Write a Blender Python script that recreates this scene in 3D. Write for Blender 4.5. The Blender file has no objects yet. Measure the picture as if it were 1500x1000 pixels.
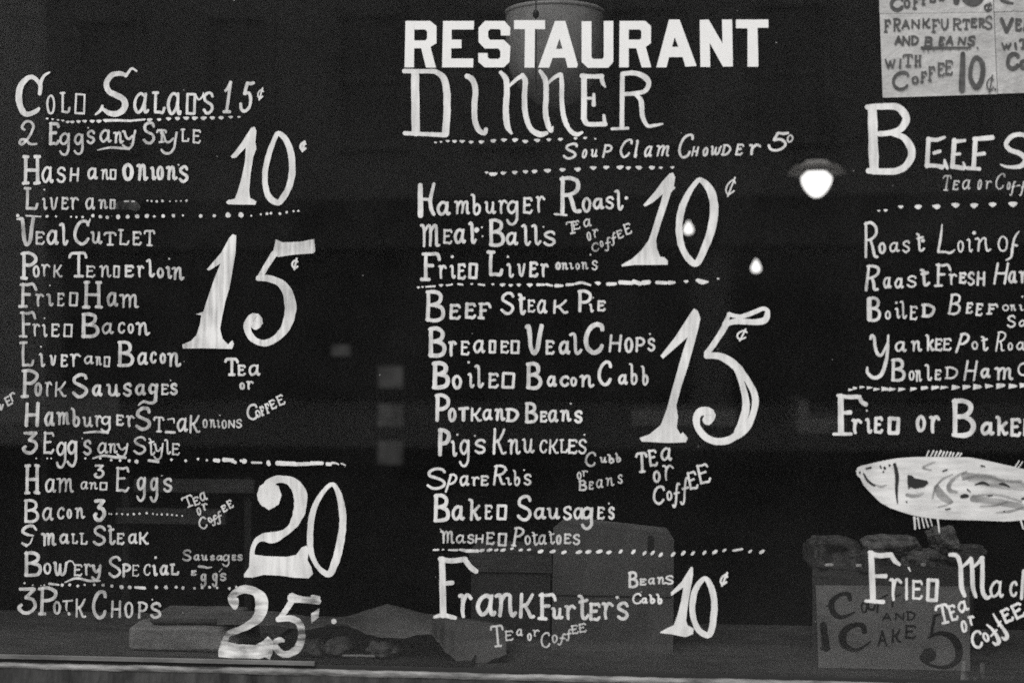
import bpy, math, random, re
from mathutils import Vector, noise

random.seed(11)
S = bpy.context.scene
COL = S.collection

# ---------------------------------------------------------------- camera, sky, sun, exposure
YAW = math.radians(5.67)
DIST = 2.9
CAMZ = 1.5
FPX = 50.0 / 36.0 * 1500.0
CAM = Vector((DIST * math.tan(YAW), -DIST, CAMZ))
cd = bpy.data.cameras.new('camera')
cd.lens = 50.0
cd.sensor_width = 36.0
cd.sensor_fit = 'HORIZONTAL'
cd.clip_start = 0.05
cd.clip_end = 500.0
cd.dof.use_dof = True
cd.dof.focus_distance = 3.3
cd.dof.aperture_fstop = 2.3
cam = bpy.data.objects.new('camera', cd)
cam.location = CAM
cam.rotation_euler = (math.pi / 2, 0.0, YAW)
COL.objects.link(cam)
S.camera = cam

SUN_EL, SUN_AZ = math.radians(52), math.radians(200)     # the sun stands over the street, in front of the shop
world = bpy.data.worlds.new('World')
S.world = world
world.use_nodes = True
wt = world.node_tree
wt.nodes.clear()
wo = wt.nodes.new('ShaderNodeOutputWorld')
bg = wt.nodes.new('ShaderNodeBackground')
sky = wt.nodes.new('ShaderNodeTexSky')
sky.sky_type = 'NISHITA'
sky.sun_disc = False
sky.sun_elevation = SUN_EL
sky.sun_rotation = SUN_AZ
bw = wt.nodes.new('ShaderNodeRGBToBW')                   # black and white film
wt.links.new(sky.outputs[0], bw.inputs[0])
wt.links.new(bw.outputs[0], bg.inputs[0])
bg.inputs[1].default_value = 0.12
wt.links.new(bg.outputs[0], wo.inputs[0])

sl = bpy.data.lights.new('sun', 'SUN')
sl.energy = 1.2
sl.angle = math.radians(50)
sl.color = (1.0, 0.99, 0.975)
sun = bpy.data.objects.new('sun', sl)
sd = Vector((math.sin(SUN_AZ) * math.cos(SUN_EL), math.cos(SUN_AZ) * math.cos(SUN_EL), math.sin(SUN_EL)))
sun.rotation_euler = sd.to_track_quat('Z', 'Y').to_euler()
sun.location = sd * 30
COL.objects.link(sun)

S.view_settings.view_transform = 'Standard'
S.view_settings.look = 'None'
S.view_settings.exposure = 1.45
S.view_settings.gamma = 1.0
S.cycles.transparent_max_bounces = 24
S.cycles.max_bounces = 8
S.cycles.use_denoising = False
S.cycles.use_adaptive_sampling = False
S.cycles.sample_clamp_indirect = 1.0

# ---------------------------------------------------------------- helpers
FWD = Vector((-math.sin(YAW), math.cos(YAW), 0))
RGT = Vector((math.cos(YAW), math.sin(YAW), 0))


def at(px, py, y=0.0):
    """Point of the plane y (metres behind the glass) seen at a pixel of the 1500 x 1000 photograph."""
    d = FWD + RGT * ((px - 750.0) / FPX) + Vector((0, 0, (500.0 - py) / FPX))
    return CAM + d * ((y - CAM.y) / d.y)


def link(o, parent=None):
    COL.objects.link(o)
    if parent is not None:
        o.parent = parent
    return o


def mesh_obj(name, verts, faces, mat, parent=None, smooth=False, origin=None):
    org = Vector(origin) if origin is not None else (parent_origin(parent) if parent is not None else Vector((0, 0, 0)))
    me = bpy.data.meshes.new(name)
    me.from_pydata([tuple(Vector(v) - org) for v in verts], [], faces)
    me.validate()
    me.update()
    if mat is not None:
        me.materials.append(mat)
    if smooth:
        for p in me.polygons:
            p.use_smooth = True
    o = bpy.data.objects.new(name, me)
    link(o, parent)
    if parent is None:
        o.location = org
    return o


def parent_origin(p):
    v = Vector((0, 0, 0))
    while p is not None:
        v += p.location
        p = p.parent
    return v


def tag(o, label=None, cat=None, group=None, kind=None):
    if label:
        o['label'] = label
    if cat:
        o['category'] = cat
    if group:
        o['group'] = group
    if kind:
        o['kind'] = kind
    return o


def empty(name, loc, label, cat, group=None):
    o = bpy.data.objects.new(name, None)
    o.location = loc
    o.empty_display_size = 0.1
    link(o)
    return tag(o, label, cat, group)


def box(x0, x1, y0, y1, z0, z1):
    v = [(x0, y0, z0), (x1, y0, z0), (x1, y1, z0), (x0, y1, z0), (x0, y0, z1), (x1, y0, z1), (x1, y1, z1), (x0, y1, z1)]
    f = [(0, 3, 2, 1), (4, 5, 6, 7), (0, 1, 5, 4), (1, 2, 6, 5), (2, 3, 7, 6), (3, 0, 4, 7)]
    return v, f


def join(*parts):
    V, F = [], []
    for v, f in parts:
        n = len(V)
        V += list(v)
        F += [tuple(i + n for i in q) for q in f]
    return V, F


def lathe(c, prof, n=48, rib=0.0, nrib=0):
    V, F = [], []
    for r, z in prof:
        for k in range(n):
            a = 2 * math.pi * k / n
            rr = r * (1 + rib * math.cos(a * nrib)) if nrib else r
            V.append((c[0] + rr * math.cos(a), c[1] + rr * math.sin(a), c[2] + z))
    for j in range(len(prof) - 1):
        for k in range(n):
            k2 = (k + 1) % n
            F.append((j * n + k, j * n + k2, (j + 1) * n + k2, (j + 1) * n + k))
    return V, F


def tube(a, b, r, n=10):
    a, b = Vector(a), Vector(b)
    d = (b - a).normalized()
    u = d.orthogonal().normalized()
    w = d.cross(u)
    V, F = [], []
    for p in (a, b):
        for k in range(n):
            t = 2 * math.pi * k / n
            V.append(tuple(p + (u * math.cos(t) + w * math.sin(t)) * r))
    for k in range(n):
        F.append((k, (k + 1) % n, n + (k + 1) % n, n + k))
    F.append(tuple(range(n - 1, -1, -1)))
    F.append(tuple(range(n, 2 * n)))
    return V, F


def lump(c, rx, ry, rz, rot=0.0, amp=0.12, seed=0, nu=64, nv=36, flat=0.0, sq=1.0):
    V, F = [], []
    ca, sa = math.cos(rot), math.sin(rot)
    for j in range(nv + 1):
        ph = math.pi * j / nv
        for k in range(nu):
            th = 2 * math.pi * k / nu
            p = Vector((math.sin(ph) * math.cos(th), math.sin(ph) * math.sin(th), math.cos(ph)))
            m = 1 + amp * noise.noise(p * 1.7 + Vector((seed * 7.1, 0, 0))) + amp * 0.4 * noise.noise(p * 4 + Vector((0, seed * 3.3, 0))) + amp * 0.22 * noise.noise(p * 11 + Vector((seed, 0, 0)))
            x, y, z = (math.copysign(abs(t_) ** sq, t_) * q_ * m for t_, q_ in ((p.x, rx), (p.y, ry), (p.z, rz)))
            if z < 0:
                z *= (1 - flat)
            V.append((c[0] + x * ca - y * sa, c[1] + x * sa + y * ca, c[2] + z))
    for j in range(nv):
        for k in range(nu):
            k2 = (k + 1) % nu
            F.append((j * nu + k, (j + 1) * nu + k, (j + 1) * nu + k2, j * nu + k2))
    return V, F


# ---------------------------------------------------------------- materials
def mat(name, base=0.5, rough=0.6, var=0.0, scale=20.0, stretch=(1, 1, 1), bump=0.0, metal=0.0, detail=5.0, spec=0.4):
    m = bpy.data.materials.new(name)
    m.use_nodes = True
    t = m.node_tree
    p = t.nodes['Principled BSDF']
    p.inputs['Roughness'].default_value = rough
    p.inputs['Metallic'].default_value = metal
    p.inputs['Specular IOR Level'].default_value = spec
    c = (base, base * 0.99, base * 0.975, 1)
    p.inputs['Base Color'].default_value = c
    if var or bump:
        tc = t.nodes.new('ShaderNodeTexCoord')
        mp = t.nodes.new('ShaderNodeMapping')
        mp.inputs['Scale'].default_value = stretch
        nz = t.nodes.new('ShaderNodeTexNoise')
        nz.inputs['Scale'].default_value = scale
        nz.inputs['Detail'].default_value = detail
        nz.inputs['Roughness'].default_value = 0.62
        t.links.new(tc.outputs['Object'], mp.inputs[0])
        t.links.new(mp.outputs[0], nz.inputs['Vector'])
        if var:
            r = t.nodes.new('ShaderNodeValToRGB')
            lo, hi = base * (1 - var), base * (1 + var)
            r.color_ramp.elements[0].position = 0.3
            r.color_ramp.elements[1].position = 0.7
            r.color_ramp.elements[0].color = (lo, lo * 0.99, lo * 0.975, 1)
            r.color_ramp.elements[1].color = (hi, hi * 0.99, hi * 0.975, 1)
            t.links.new(nz.outputs['Fac'], r.inputs[0])
            t.links.new(r.outputs[0], p.inputs['Base Color'])
        if bump:
            b = t.nodes.new('ShaderNodeBump')
            b.inputs['Strength'].default_value = bump
            b.inputs['Distance'].default_value = 0.01
            t.links.new(nz.outputs['Fac'], b.inputs['Height'])
            t.links.new(b.outputs[0], p.inputs['Normal'])
    return m


def paint_mat(name, base, opacity, streak=0.25, zs=0.35, sc=95.0, xs=1.0):
    """Brushed sign paint: thin in places, so the glass shows through along the brush streaks."""
    m = bpy.data.materials.new(name)
    m.use_nodes = True
    t = m.node_tree
    p = t.nodes['Principled BSDF']
    p.inputs['Base Color'].default_value = (base, base * 0.992, base * 0.98, 1)
    p.inputs['Roughness'].default_value = 0.62
    p.inputs['Specular IOR Level'].default_value = 0.2
    out = t.nodes['Material Output']
    tc = t.nodes.new('ShaderNodeTexCoord')
    mp = t.nodes.new('ShaderNodeMapping')
    mp.inputs['Scale'].default_value = (xs, 1.0, zs)
    n1 = t.nodes.new('ShaderNodeTexNoise')
    n1.inputs['Scale'].default_value = sc
    n1.inputs['Detail'].default_value = 6.0
    n2 = t.nodes.new('ShaderNodeTexNoise')
    n2.inputs['Scale'].default_value = 11.0
    n2.inputs['Detail'].default_value = 3.0
    t.links.new(tc.outputs['Object'], mp.inputs[0])
    t.links.new(mp.outputs[0], n1.inputs['Vector'])
    t.links.new(tc.outputs['Object'], n2.inputs['Vector'])
    a = t.nodes.new('ShaderNodeMath')
    a.operation = 'ADD'
    t.links.new(n1.outputs['Fac'], a.inputs[0])
    t.links.new(n2.outputs['Fac'], a.inputs[1])
    r = t.nodes.new('ShaderNodeMapRange')
    r.inputs['From Min'].default_value = 0.72
    r.inputs['From Max'].default_value = 1.2
    r.inputs['To Min'].default_value = max(0.0, opacity - streak)
    r.inputs['To Max'].default_value = min(1.0, opacity + streak * 0.5)
    t.links.new(a.outputs[0], r.inputs['Value'])
    tr = t.nodes.new('ShaderNodeBsdfTransparent')
    mx = t.nodes.new('ShaderNodeMixShader')
    t.links.new(r.outputs['Result'], mx.inputs[0])
    t.links.new(tr.outputs[0], mx.inputs[1])
    t.links.new(p.outputs[0], mx.inputs[2])
    t.links.new(mx.outputs[0], out.inputs['Surface'])
    return m


def emit_mat(name, strength):
    m = bpy.data.materials.new(name)
    m.use_nodes = True
    t = m.node_tree
    t.nodes.clear()
    o = t.nodes.new('ShaderNodeOutputMaterial')
    e = t.nodes.new('ShaderNodeEmission')
    e.inputs[0].default_value = (1, 0.985, 0.96, 1)
    e.inputs[1].default_value = strength
    t.links.new(e.outputs[0], o.inputs[0])
    return m


def glass_mat():
    m = bpy.data.materials.new('dusty_window_glass')
    m.use_nodes = True
    t = m.node_tree
    t.nodes.clear()
    o = t.nodes.new('ShaderNodeOutputMaterial')
    fr = t.nodes.new('ShaderNodeFresnel')
    ge = t.nodes.new('ShaderNodeNewGeometry')            # the same reflection on both faces of the thin pane
    io = t.nodes.new('ShaderNodeMath')
    io.operation = 'MULTIPLY_ADD'
    io.inputs[1].default_value = 1 / 1.5 - 1.5
    io.inputs[2].default_value = 1.5
    t.links.new(ge.outputs['Backfacing'], io.inputs[0])
    t.links.new(io.outputs[0], fr.inputs['IOR'])
    tr = t.nodes.new('ShaderNodeBsdfTransparent')
    tr.inputs[0].default_value = (0.86, 0.86, 0.86, 1)
    gl = t.nodes.new('ShaderNodeBsdfGlossy')
    gl.inputs['Roughness'].default_value = 0.015
    mx = t.nodes.new('ShaderNodeMixShader')
    t.links.new(fr.outputs[0], mx.inputs[0])
    t.links.new(tr.outputs[0], mx.inputs[1])
    t.links.new(gl.outputs[0], mx.inputs[2])
    df = t.nodes.new('ShaderNodeBsdfDiffuse')
    df.inputs[0].default_value = (0.6, 0.595, 0.59, 1)
    tc = t.nodes.new('ShaderNodeTexCoord')
    nz = t.nodes.new('ShaderNodeTexNoise')
    nz.inputs['Scale'].default_value = 3.0
    nz.inputs['Detail'].default_value = 8.0
    nz.inputs['Roughness'].default_value = 0.7
    t.links.new(tc.outputs['Object'], nz.inputs['Vector'])
    n3 = t.nodes.new('ShaderNodeTexNoise')
    n3.inputs['Scale'].default_value = 330.0
    n3.inputs['Detail'].default_value = 2.0
    mp3 = t.nodes.new('ShaderNodeMapping')
    mp3.inputs['Scale'].default_value = (0.5, 1, 1)
    t.links.new(tc.outputs['Object'], mp3.inputs[0])
    t.links.new(mp3.outputs[0], n3.inputs['Vector'])
    mu = t.nodes.new('ShaderNodeMath')
    mu.operation = 'MULTIPLY'
    t.links.new(nz.outputs['Fac'], mu.inputs[0])
    t.links.new(n3.outputs['Fac'], mu.inputs[1])
    r = t.nodes.new('ShaderNodeMapRange')
    r.inputs['From Min'].default_value = 0.12
    r.inputs['From Max'].default_value = 0.4
    r.inputs['To Min'].default_value = DUST[0]
    r.inputs['To Max'].default_value = DUST[1]
    t.links.new(mu.outputs[0], r.inputs['Value'])
    # specks of dirt
    vo = t.nodes.new('ShaderNodeTexVoronoi')
    vo.inputs['Scale'].default_value = 26.0
    t.links.new(tc.outputs['Object'], vo.inputs['Vector'])
    lt = t.nodes.new('ShaderNodeMath')
    lt.operation = 'LESS_THAN'
    lt.inputs[1].default_value = 0.028
    t.links.new(vo.outputs['Distance'], lt.inputs[0])
    gt = t.nodes.new('ShaderNodeMath')
    gt.operation = 'GREATER_THAN'
    gt.inputs[1].default_value = 0.8
    sp = t.nodes.new('ShaderNodeSeparateColor')
    t.links.new(vo.outputs['Color'], sp.inputs[0])
    t.links.new(sp.outputs[0], gt.inputs[0])
    m2 = t.nodes.new('ShaderNodeMath')
    m2.operation = 'MULTIPLY'
    t.links.new(lt.outputs[0], m2.inputs[0])
    t.links.new(gt.outputs[0], m2.inputs[1])
    m3 = t.nodes.new('ShaderNodeMath')
    m3.operation = 'MULTIPLY_ADD'
    m3.inputs[1].default_value = 0.7
    t.links.new(m2.outputs[0], m3.inputs[0])
    t.links.new(r.outputs['Result'], m3.inputs[2])
    mx2 = t.nodes.new('ShaderNodeMixShader')
    t.links.new(m3.outputs[0], mx2.inputs[0])
    t.links.new(mx.outputs[0], mx2.inputs[1])
    t.links.new(df.outputs[0], mx2.inputs[2])
    t.links.new(mx2.outputs[0], o.inputs[0])
    return m


DUST = (0.0, 0.010)
M = {}
M['glass'] = glass_mat()
M['bright'] = paint_mat('white_sign_paint_thick', 0.82, 0.93, 0.3, 0.14)
M['even'] = paint_mat('white_sign_paint_even', 0.82, 0.99, 0.05)
M['mid'] = paint_mat('white_sign_paint', 0.8, 0.82, 0.3)
M['thin'] = paint_mat('white_sign_paint_thin', 0.78, 0.66, 0.34)
M['faint'] = paint_mat('white_sign_paint_worn', 0.75, 0.42, 0.25)
M['smear'] = paint_mat('white_sign_paint_rubbed_off', 0.7, 0.07, 0.1)
M['fish'] = paint_mat('white_fish_paint', 0.78, 0.9, 0.26, 1.3, 70.0, 0.25)
M['streaky'] = paint_mat('white_sign_paint_streaky', 0.82, 0.84, 0.42, 0.07, 130.0)
M['chipped'] = paint_mat('white_sign_paint_chipped', 0.82, 0.88, 0.8, 1.5, 70.0, 0.3)
M['ink2'] = mat('black_placard_ink', 0.02, 0.8, 0.4, 60)
M['dark'] = mat('black_line_paint', 0.02, 0.7)
M['ink'] = mat('dark_poster_ink', 0.075, 0.8, 0.4, 60)
M['paper'] = mat('wrinkled_poster_paper', 0.45, 0.85, 0.22, 16, bump=0.6)
M['paper2'] = mat('yellowed_poster_paper', 0.41, 0.85, 0.25, 22, bump=0.6)
M['sill'] = mat('weathered_sill_paint', 0.04, 0.75, 0.9, 26, (1, 1, 0.25), bump=0.8)
M['sill_edge'] = mat('worn_pale_sill_edge', 0.15, 0.65, 0.85, 42, (0.3, 1, 1), bump=0.6)
M['frame'] = mat('dark_window_frame_paint', 0.05, 0.5, 0.4, 20, bump=0.3)
M['bead'] = mat('grey_glazing_bead', 0.12, 0.6, 0.5, 18, (0.3, 1, 1), bump=0.4)
M['shelf'] = mat('scuffed_display_shelf', 0.05, 0.65, 0.4, 9, (1, 3, 1), bump=0.3)
M['wall_in'] = mat('dark_interior_wall', 0.02, 0.8, 0.3, 3)
M['carton'] = mat('dull_brown_cardboard', 0.095, 0.85, 0.42, 9, (1, 1, 0.5), bump=0.4)
M['carton_dark'] = mat('dark_cardboard', 0.035, 0.85, 0.3, 12, (1, 1, 0.4), bump=0.2)
M['placard'] = mat('grey_placard_board', 0.18, 0.85, 0.32, 8, bump=0.4)
M['crate'] = mat('dark_crate_wood', 0.05, 0.8, 0.45, 12, (1, 1, 5), bump=0.4)
M['parcel'] = mat('waxed_paper_parcel', 0.2, 0.7, 0.35, 22, bump=0.7)
M['cloth'] = mat('plain_grey_shelf_paper', 0.095, 0.9, 0.32, 9, bump=0.6, spec=0.1)
M['bread'] = mat('crusty_bread', 0.11, 0.85, 0.85, 45, bump=0.8)
M['bread_d'] = mat('dark_bread_crust', 0.05, 0.8, 0.85, 45, bump=0.8)
M['shade'] = mat('pressed_glass_lampshade', 0.28, 0.35, 0.15, 30, bump=0.1)
M['metal'] = mat('dull_enamel_shade', 0.08, 0.45, 0.15, 14)
M['milk'] = mat('grey_milk_glass_shade', 0.4, 0.5)
_t = M['milk'].node_tree
_tl = _t.nodes.new('ShaderNodeBsdfTranslucent')
_tl.inputs[0].default_value = (0.7, 0.69, 0.68, 1)
_mx = _t.nodes.new('ShaderNodeMixShader')
_mx.inputs[0].default_value = 0.6
_t.links.new(_t.nodes['Principled BSDF'].outputs[0], _mx.inputs[1])
_t.links.new(_tl.outputs[0], _mx.inputs[2])
_t.links.new(_mx.outputs[0], _t.nodes['Material Output'].inputs['Surface'])
M['black'] = mat('black_cord', 0.015, 0.6)
M['tray'] = mat('tin_tray_shade_black', 0.014, 0.7, 0.4, 18)  # near-black stands in for shade under the shelf paper
M['bulb'] = emit_mat('lit_bulb_glass', 0.8)
M['pane_glow'] = emit_mat('pane_added_glow', 0.014)
_t = M['pane_glow'].node_tree                              # glow put into the panes, uneven by noise, for faint bright patches
_n = _t.nodes.new('ShaderNodeTexNoise')
_n.inputs['Scale'].default_value = 7.0
_r = _t.nodes.new('ShaderNodeMapRange')
_r.inputs['From Min'].default_value = 0.3
_r.inputs['From Max'].default_value = 0.7
_r.inputs['To Min'].default_value = 0.006
_r.inputs['To Max'].default_value = 0.020
_c = _t.nodes.new('ShaderNodeTexCoord')
_t.links.new(_c.outputs['Object'], _n.inputs['Vector'])
_t.links.new(_n.outputs['Fac'], _r.inputs['Value'])
_t.links.new(_r.outputs['Result'], [q for q in _t.nodes if q.type == 'EMISSION'][0].inputs[1])
M['road'] = mat('asphalt', 0.05, 0.9, 0.3, 6, bump=0.3)
M['pavement'] = mat('pavement_slab', 0.2, 0.9, 0.25, 5, bump=0.3)
M['brick'] = mat('dark_brick', 0.46, 0.9, 0.35, 8, (1, 1, 3))
M['pale'] = mat('pale_painted_wall', 0.78, 0.9, 0.2, 4)
M['winglass'] = mat('dark_far_window', 0.37, 0.5)
M['far_shop'] = mat('far_shop_front', 0.16, 0.7, 0.5, 0.9)
M['far_fascia'] = mat('far_fascia_board', 0.27, 0.8, 0.4, 1.2)
M['steel'] = mat('painted_steel', 0.07, 0.6, 0.3, 5)
M['band_panel'] = mat('pale_band_panel', 0.75, 0.5, 0.2, 6)  # made pale so the added counter shows as bright bands

# ---------------------------------------------------------------- the window and its hand lettering
SILLZ = at(0, 971).z
GX0, GX1 = -1.75, 1.95
GTOP = 3.2
window = empty('shop_window', (0, 0, SILLZ), 'large dark plate glass shop window painted with white hand lettered menu', 'window')
v, f = box(GX0, GX1, 0.0, 0.006, SILLZ + 0.004, GTOP)
glass = mesh_obj('glass_pane', v, f, M['glass'], window)

GLY = {
 'A': "0,0 50,100|50,100 100,0|20,35 80,35",
 'a': "~80,84 50,100 18,80 4,42 22,4 48,10 70,40 80,80|~82,100 76,50 80,10 90,2 100,14",
 'B': "10,100 8,0|~0,98 50,100 82,88 80,66 50,55 18,53|~45,54 85,45 100,26 86,7 50,0 0,2",
 'b': "~0,100 22,94 30,70 30,15 55,0 92,14 94,38 62,52 32,34",
 'C': "~100,80 92,95 62,100 24,85 2,50 12,17 48,0 82,8 97,24",
 'D': "14,0 14,100|~0,100 50,100 96,75 96,40 62,4 0,0",
 'd': "4,2 10,98|10,98 99,95|99,95 91,0|91,0 4,2",
 'E': "14,100 8,2|~6,98 55,96 88,97 100,82|10,52 72,55|~6,2 50,3 80,0 100,16",
 'F': "22,100 20,0|~8,97 50,95 84,98 100,74|20,52 62,52|0,0 44,0",
 'f': "~100,96 74,100 58,78 50,40 40,8 18,0 0,8|22,58 92,62",
 'g': "~78,90 46,100 12,86 8,64 34,50 66,62 80,88|~84,100 82,55 80,22 55,1 20,4 0,18",
 'H': "16,100 14,0|86,100 86,0|14,50 86,50|0,0 30,0|70,0 100,0|4,100 30,100|72,100 98,100",
 'h': "14,100 6,0|94,100 86,0|12,50 88,50",
 'I': "50,100 50,0",
 'i': "~0,92 26,100 42,84 44,40 52,8 76,0 100,16",
 'K': "12,100 8,0|~92,100 52,58 12,46|~34,56 58,26 78,3 100,5",
 'j': "~0,100 20,94 24,60 20,0|~92,70 52,46 22,34|~40,44 62,20 80,2 100,10",
 'L': "~22,100 20,50 18,4|0,98 44,98|~18,3 60,3 86,2 100,24",
 'l': "~0,95 26,100 42,86 46,40 50,9 72,0 100,16",
 'm': "~0,96 14,98 20,70 18,0|~20,64 38,96 52,92 54,50 52,4|~54,64 72,96 84,90 84,30 88,4 100,6",
 'n': "~0,92 16,98 24,80 22,40 20,0|~24,60 46,96 66,94 70,60 72,18 82,0 100,14",
 'N': "6,0 8,100|8,100 92,0|92,0 94,100",
 'o': "%50,100 14,80 6,45 24,8 50,0 80,12 95,48 84,82",
 'P': "16,100 14,0|~0,98 50,100 92,88 92,68 60,53 18,52|0,0 32,0",
 'p': "14,100 10,0|~2,98 50,100 95,86 95,62 60,47 18,46",
 'R': "14,100 10,0|~0,97 50,100 88,88 86,66 50,52 14,50|~44,52 62,30 76,5 100,3",
 'r': "~0,94 20,96 28,74 26,30 32,0|~28,60 50,92 74,98 100,82",
 'S': "~96,82 84,97 50,100 14,86 14,66 46,53 86,40 96,20 70,2 34,0 2,16",
 'T': "54,98 52,0|~0,80 10,97 50,98 90,97 100,80|30,0 76,0",
 't': "~8,100 34,92 40,45 46,8 70,0 100,16|16,74 86,82",
 'u': "~0,95 12,98 18,70 18,24 36,2 58,14 74,60|~76,98 74,45 78,8 88,0 100,14",
 'V': "~0,96 14,98 22,66 26,22 46,0 66,18 80,60 92,100",
 'w': "~0,94 10,98 14,40 26,2 42,26 50,86|~50,60 56,14 68,2 86,30 92,74 100,100",
 'W': "0,100 25,0|25,0 50,80|50,80 72,0|72,0 100,100",
 'y': "~0,96 12,98 20,76 32,58 54,54 78,72|~98,100 88,60 80,24 55,1 24,4 0,18",
 '1': "~0,70 26,80 58,100|58,100 50,2|12,0 94,0",
 '2': "~34,64 18,76 34,97 66,99 84,84 74,56 48,24 18,3 2,10 12,24 38,20 66,4 100,4",
 '3': "~12,96 50,97 92,97|92,97 44,62|~44,62 84,54 96,28 64,2 26,2 4,20 20,32",
 '5': "~100,98 70,94 38,97|38,97 26,58|~26,58 64,61 93,42 88,15 50,0 14,5 0,26",
 '¢': "~92,70 60,86 14,64 10,34 46,12 92,30|74,100 38,0",
 'U': "~6,100 6,40 30,2 66,4 92,40 94,100",
}
for a_, b_ in (('e', 'E'), ('O', 'o'), ('k', 'K'), ('s', 'S'), ('c', 'C'), ('v', 'V'), ('M', 'm')):
    GLY[a_] = GLY[b_]


def catmull(P, closed, step):
    n = len(P)
    out = []
    segs = n if closed else n - 1
    for i in range(segs):
        if closed:
            p0, p1, p2, p3 = P[(i - 1) % n], P[i], P[(i + 1) % n], P[(i + 2) % n]
        else:
            p0, p1, p2, p3 = P[max(i - 1, 0)], P[i], P[i + 1], P[min(i + 2, n - 1)]
        L = math.hypot(p2[0] - p1[0], p2[1] - p1[1])
        k = max(2, min(14, int(L / step) + 1))
        for s in range(k):
            t = s / k
            out.append(tuple(0.5 * ((2 * b) + (c - a) * t + (2 * a - 5 * b + 4 * c - d) * t * t + (3 * b - a - 3 * c + d) * t ** 3) for a, b, c, d in zip(p0, p1, p2, p3)))
    if not closed:
        out.append(P[-1])
    return out


BRUSH = 0.87


class Paint:
    """Collects brush strokes in photograph pixels; build() lays them on the glass as one thin coat."""
    def __init__(self, y=-0.0006):
        self.V, self.F, self.k, self.y = [], [], 0, y

    def pt(self, x, y, k, extra=0.0):
        self.V.append(at(x, y, self.y - k * 1.2e-5 - extra))
        return len(self.V) - 1

    def stroke(self, P, smooth=True, closed=False):
        """P: (x, y, width) in pixels"""
        if not smooth and len(P) > 2:
            for a, b in zip(P, P[1:]):
                self.stroke([a, b], True)
            return
        self.k += 1
        k = self.k
        step = max(0.8, min(p[2] for p in P) * 0.45)
        Q = catmull(P, closed, step)
        q2 = [Q[0]]
        for q in Q[1:]:
            if math.hypot(q[0] - q2[-1][0], q[1] - q2[-1][1]) > 0.12:
                q2.append(q)
        Q = q2
        n = len(Q)
        if n < 2:
            Q = [Q[0], (Q[0][0] + 0.3, Q[0][1], Q[0][2])]
            n = 2
        ph = random.random() * 40
        L, R, N = [], [], []
        for i in range(n):
            a = Q[i - 1] if i else (Q[-1] if closed else Q[0])
            b = Q[(i + 1) % n] if (closed or i < n - 1) else Q[i]
            dx, dy = b[0] - a[0], b[1] - a[1]
            d = math.hypot(dx, dy) or 1
            nx, ny = -dy / d, dx / d
            N.append((nx, ny))
            w = max(0.5, Q[i][2])
            wl = w * 0.5 * (1 + 0.13 * noise.noise(Vector((ph + i * 0.35, 1.3, 0))))
            wr = w * 0.5 * (1 + 0.13 * noise.noise(Vector((ph + i * 0.35, 9.7, 0))))
            e = i * 2e-7
            L.append(self.pt(Q[i][0] + nx * wl, Q[i][1] + ny * wl, k, e))
            R.append(self.pt(Q[i][0] - nx * wr, Q[i][1] - ny * wr, k, e))
        for i in range(n if closed else n - 1):
            j = (i + 1) % n
            self.F.append((L[i], R[i], R[j], L[j]))
        if not closed:
            for end, sgn in ((0, 1), (n - 1, -1)):
                nx, ny = N[end]
                w = max(0.5, Q[end][2]) * 0.5
                ids = [L[end]]
                for s in range(1, 5):
                    a = math.pi * s / 5
                    tx, ty = -ny * sgn * -1, nx * sgn * -1
                    ox = nx * math.cos(a) * w - tx * math.sin(a) * w * 0.85 * 1
                    oy = ny * math.cos(a) * w - ty * math.sin(a) * w * 0.85 * 1
                    ids.append(self.pt(Q[end][0] + ox, Q[end][1] + oy, k, end * 2e-7))
                ids.append(R[end])
                self.F.append(tuple(ids) if sgn < 0 else tuple(reversed(ids)))

    def poly(self, P):
        self.k += 1
        ids = [self.pt(x, y, self.k) for x, y in P]
        self.F.append(tuple(ids))

    def dot(self, x, y, r, tri=False, ang=0.0):
        self.k += 1
        n = 10
        ids = []
        ph = random.random() * 20
        for i in range(n):
            a = 2 * math.pi * i / n
            rr = r * (1 + 0.22 * noise.noise(Vector((ph + math.cos(a), math.sin(a), 0))))
            ux, uy = math.cos(a) * rr, math.sin(a) * rr
            if tri:                                  # a dab: wide where the brush landed, narrow where it left
                ux *= 1.25 * (1.0 - 0.55 * (uy / r))
                uy *= 0.85
            elif ang:
                ux *= 1.35
                uy *= 0.72
            ca, sa = math.cos(ang), math.sin(ang)
            ids.append(self.pt(x + ux * ca - uy * sa, y + ux * sa + uy * ca, self.k))
        self.F.append(tuple(ids))

    def glyph(self, ch, x0, x1, y0, y1, w, rot=0.0, slant=0.0):
        cx, cy = (x0 + x1) / 2, (y0 + y1) / 2
        i = w * 0.5
        if x1 - x0 < 2.4 * i:
            m = (x0 + x1) / 2
            x0, x1 = m - 1.2 * i, m + 1.2 * i
        ax0, ax1, ay0, ay1 = x0 + i, x1 - i, y0 + i, y1 - i
        H = ay1 - ay0
        sh = slant * H
        ca, sa = math.cos(math.radians(rot)), math.sin(math.radians(rot))
        for st in GLY[ch].split('|'):
            sm = st[0] in '~%'
            cl = st[0] == '%'
            P = []
            raw = [q.split(',') for q in st.lstrip('~%').split()]
            nn = len(raw)
            for jn, q in enumerate(raw):
                u = float(q[0]) / 100 + random.uniform(-.025, .025)
                vv = float(q[1]) / 100 + random.uniform(-.015, .015)
                x = ax0 + (ax1 - ax0 - sh) * u + sh * vv
                y = ay1 - H * vv
                X, Y = x - cx, y - cy
                ww = w * BRUSH * (0.92 if sm and jn in (0, nn - 1) else 1.0) * random.uniform(0.92, 1.08)
                P.append((cx + X * ca + Y * sa, cy - X * sa + Y * ca, ww))
            self.stroke(P, sm, cl)

    def build(self, name, material, parent, origin=None):
        return mesh_obj(name, self.V, self.F, material, parent, origin=origin)


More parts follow.
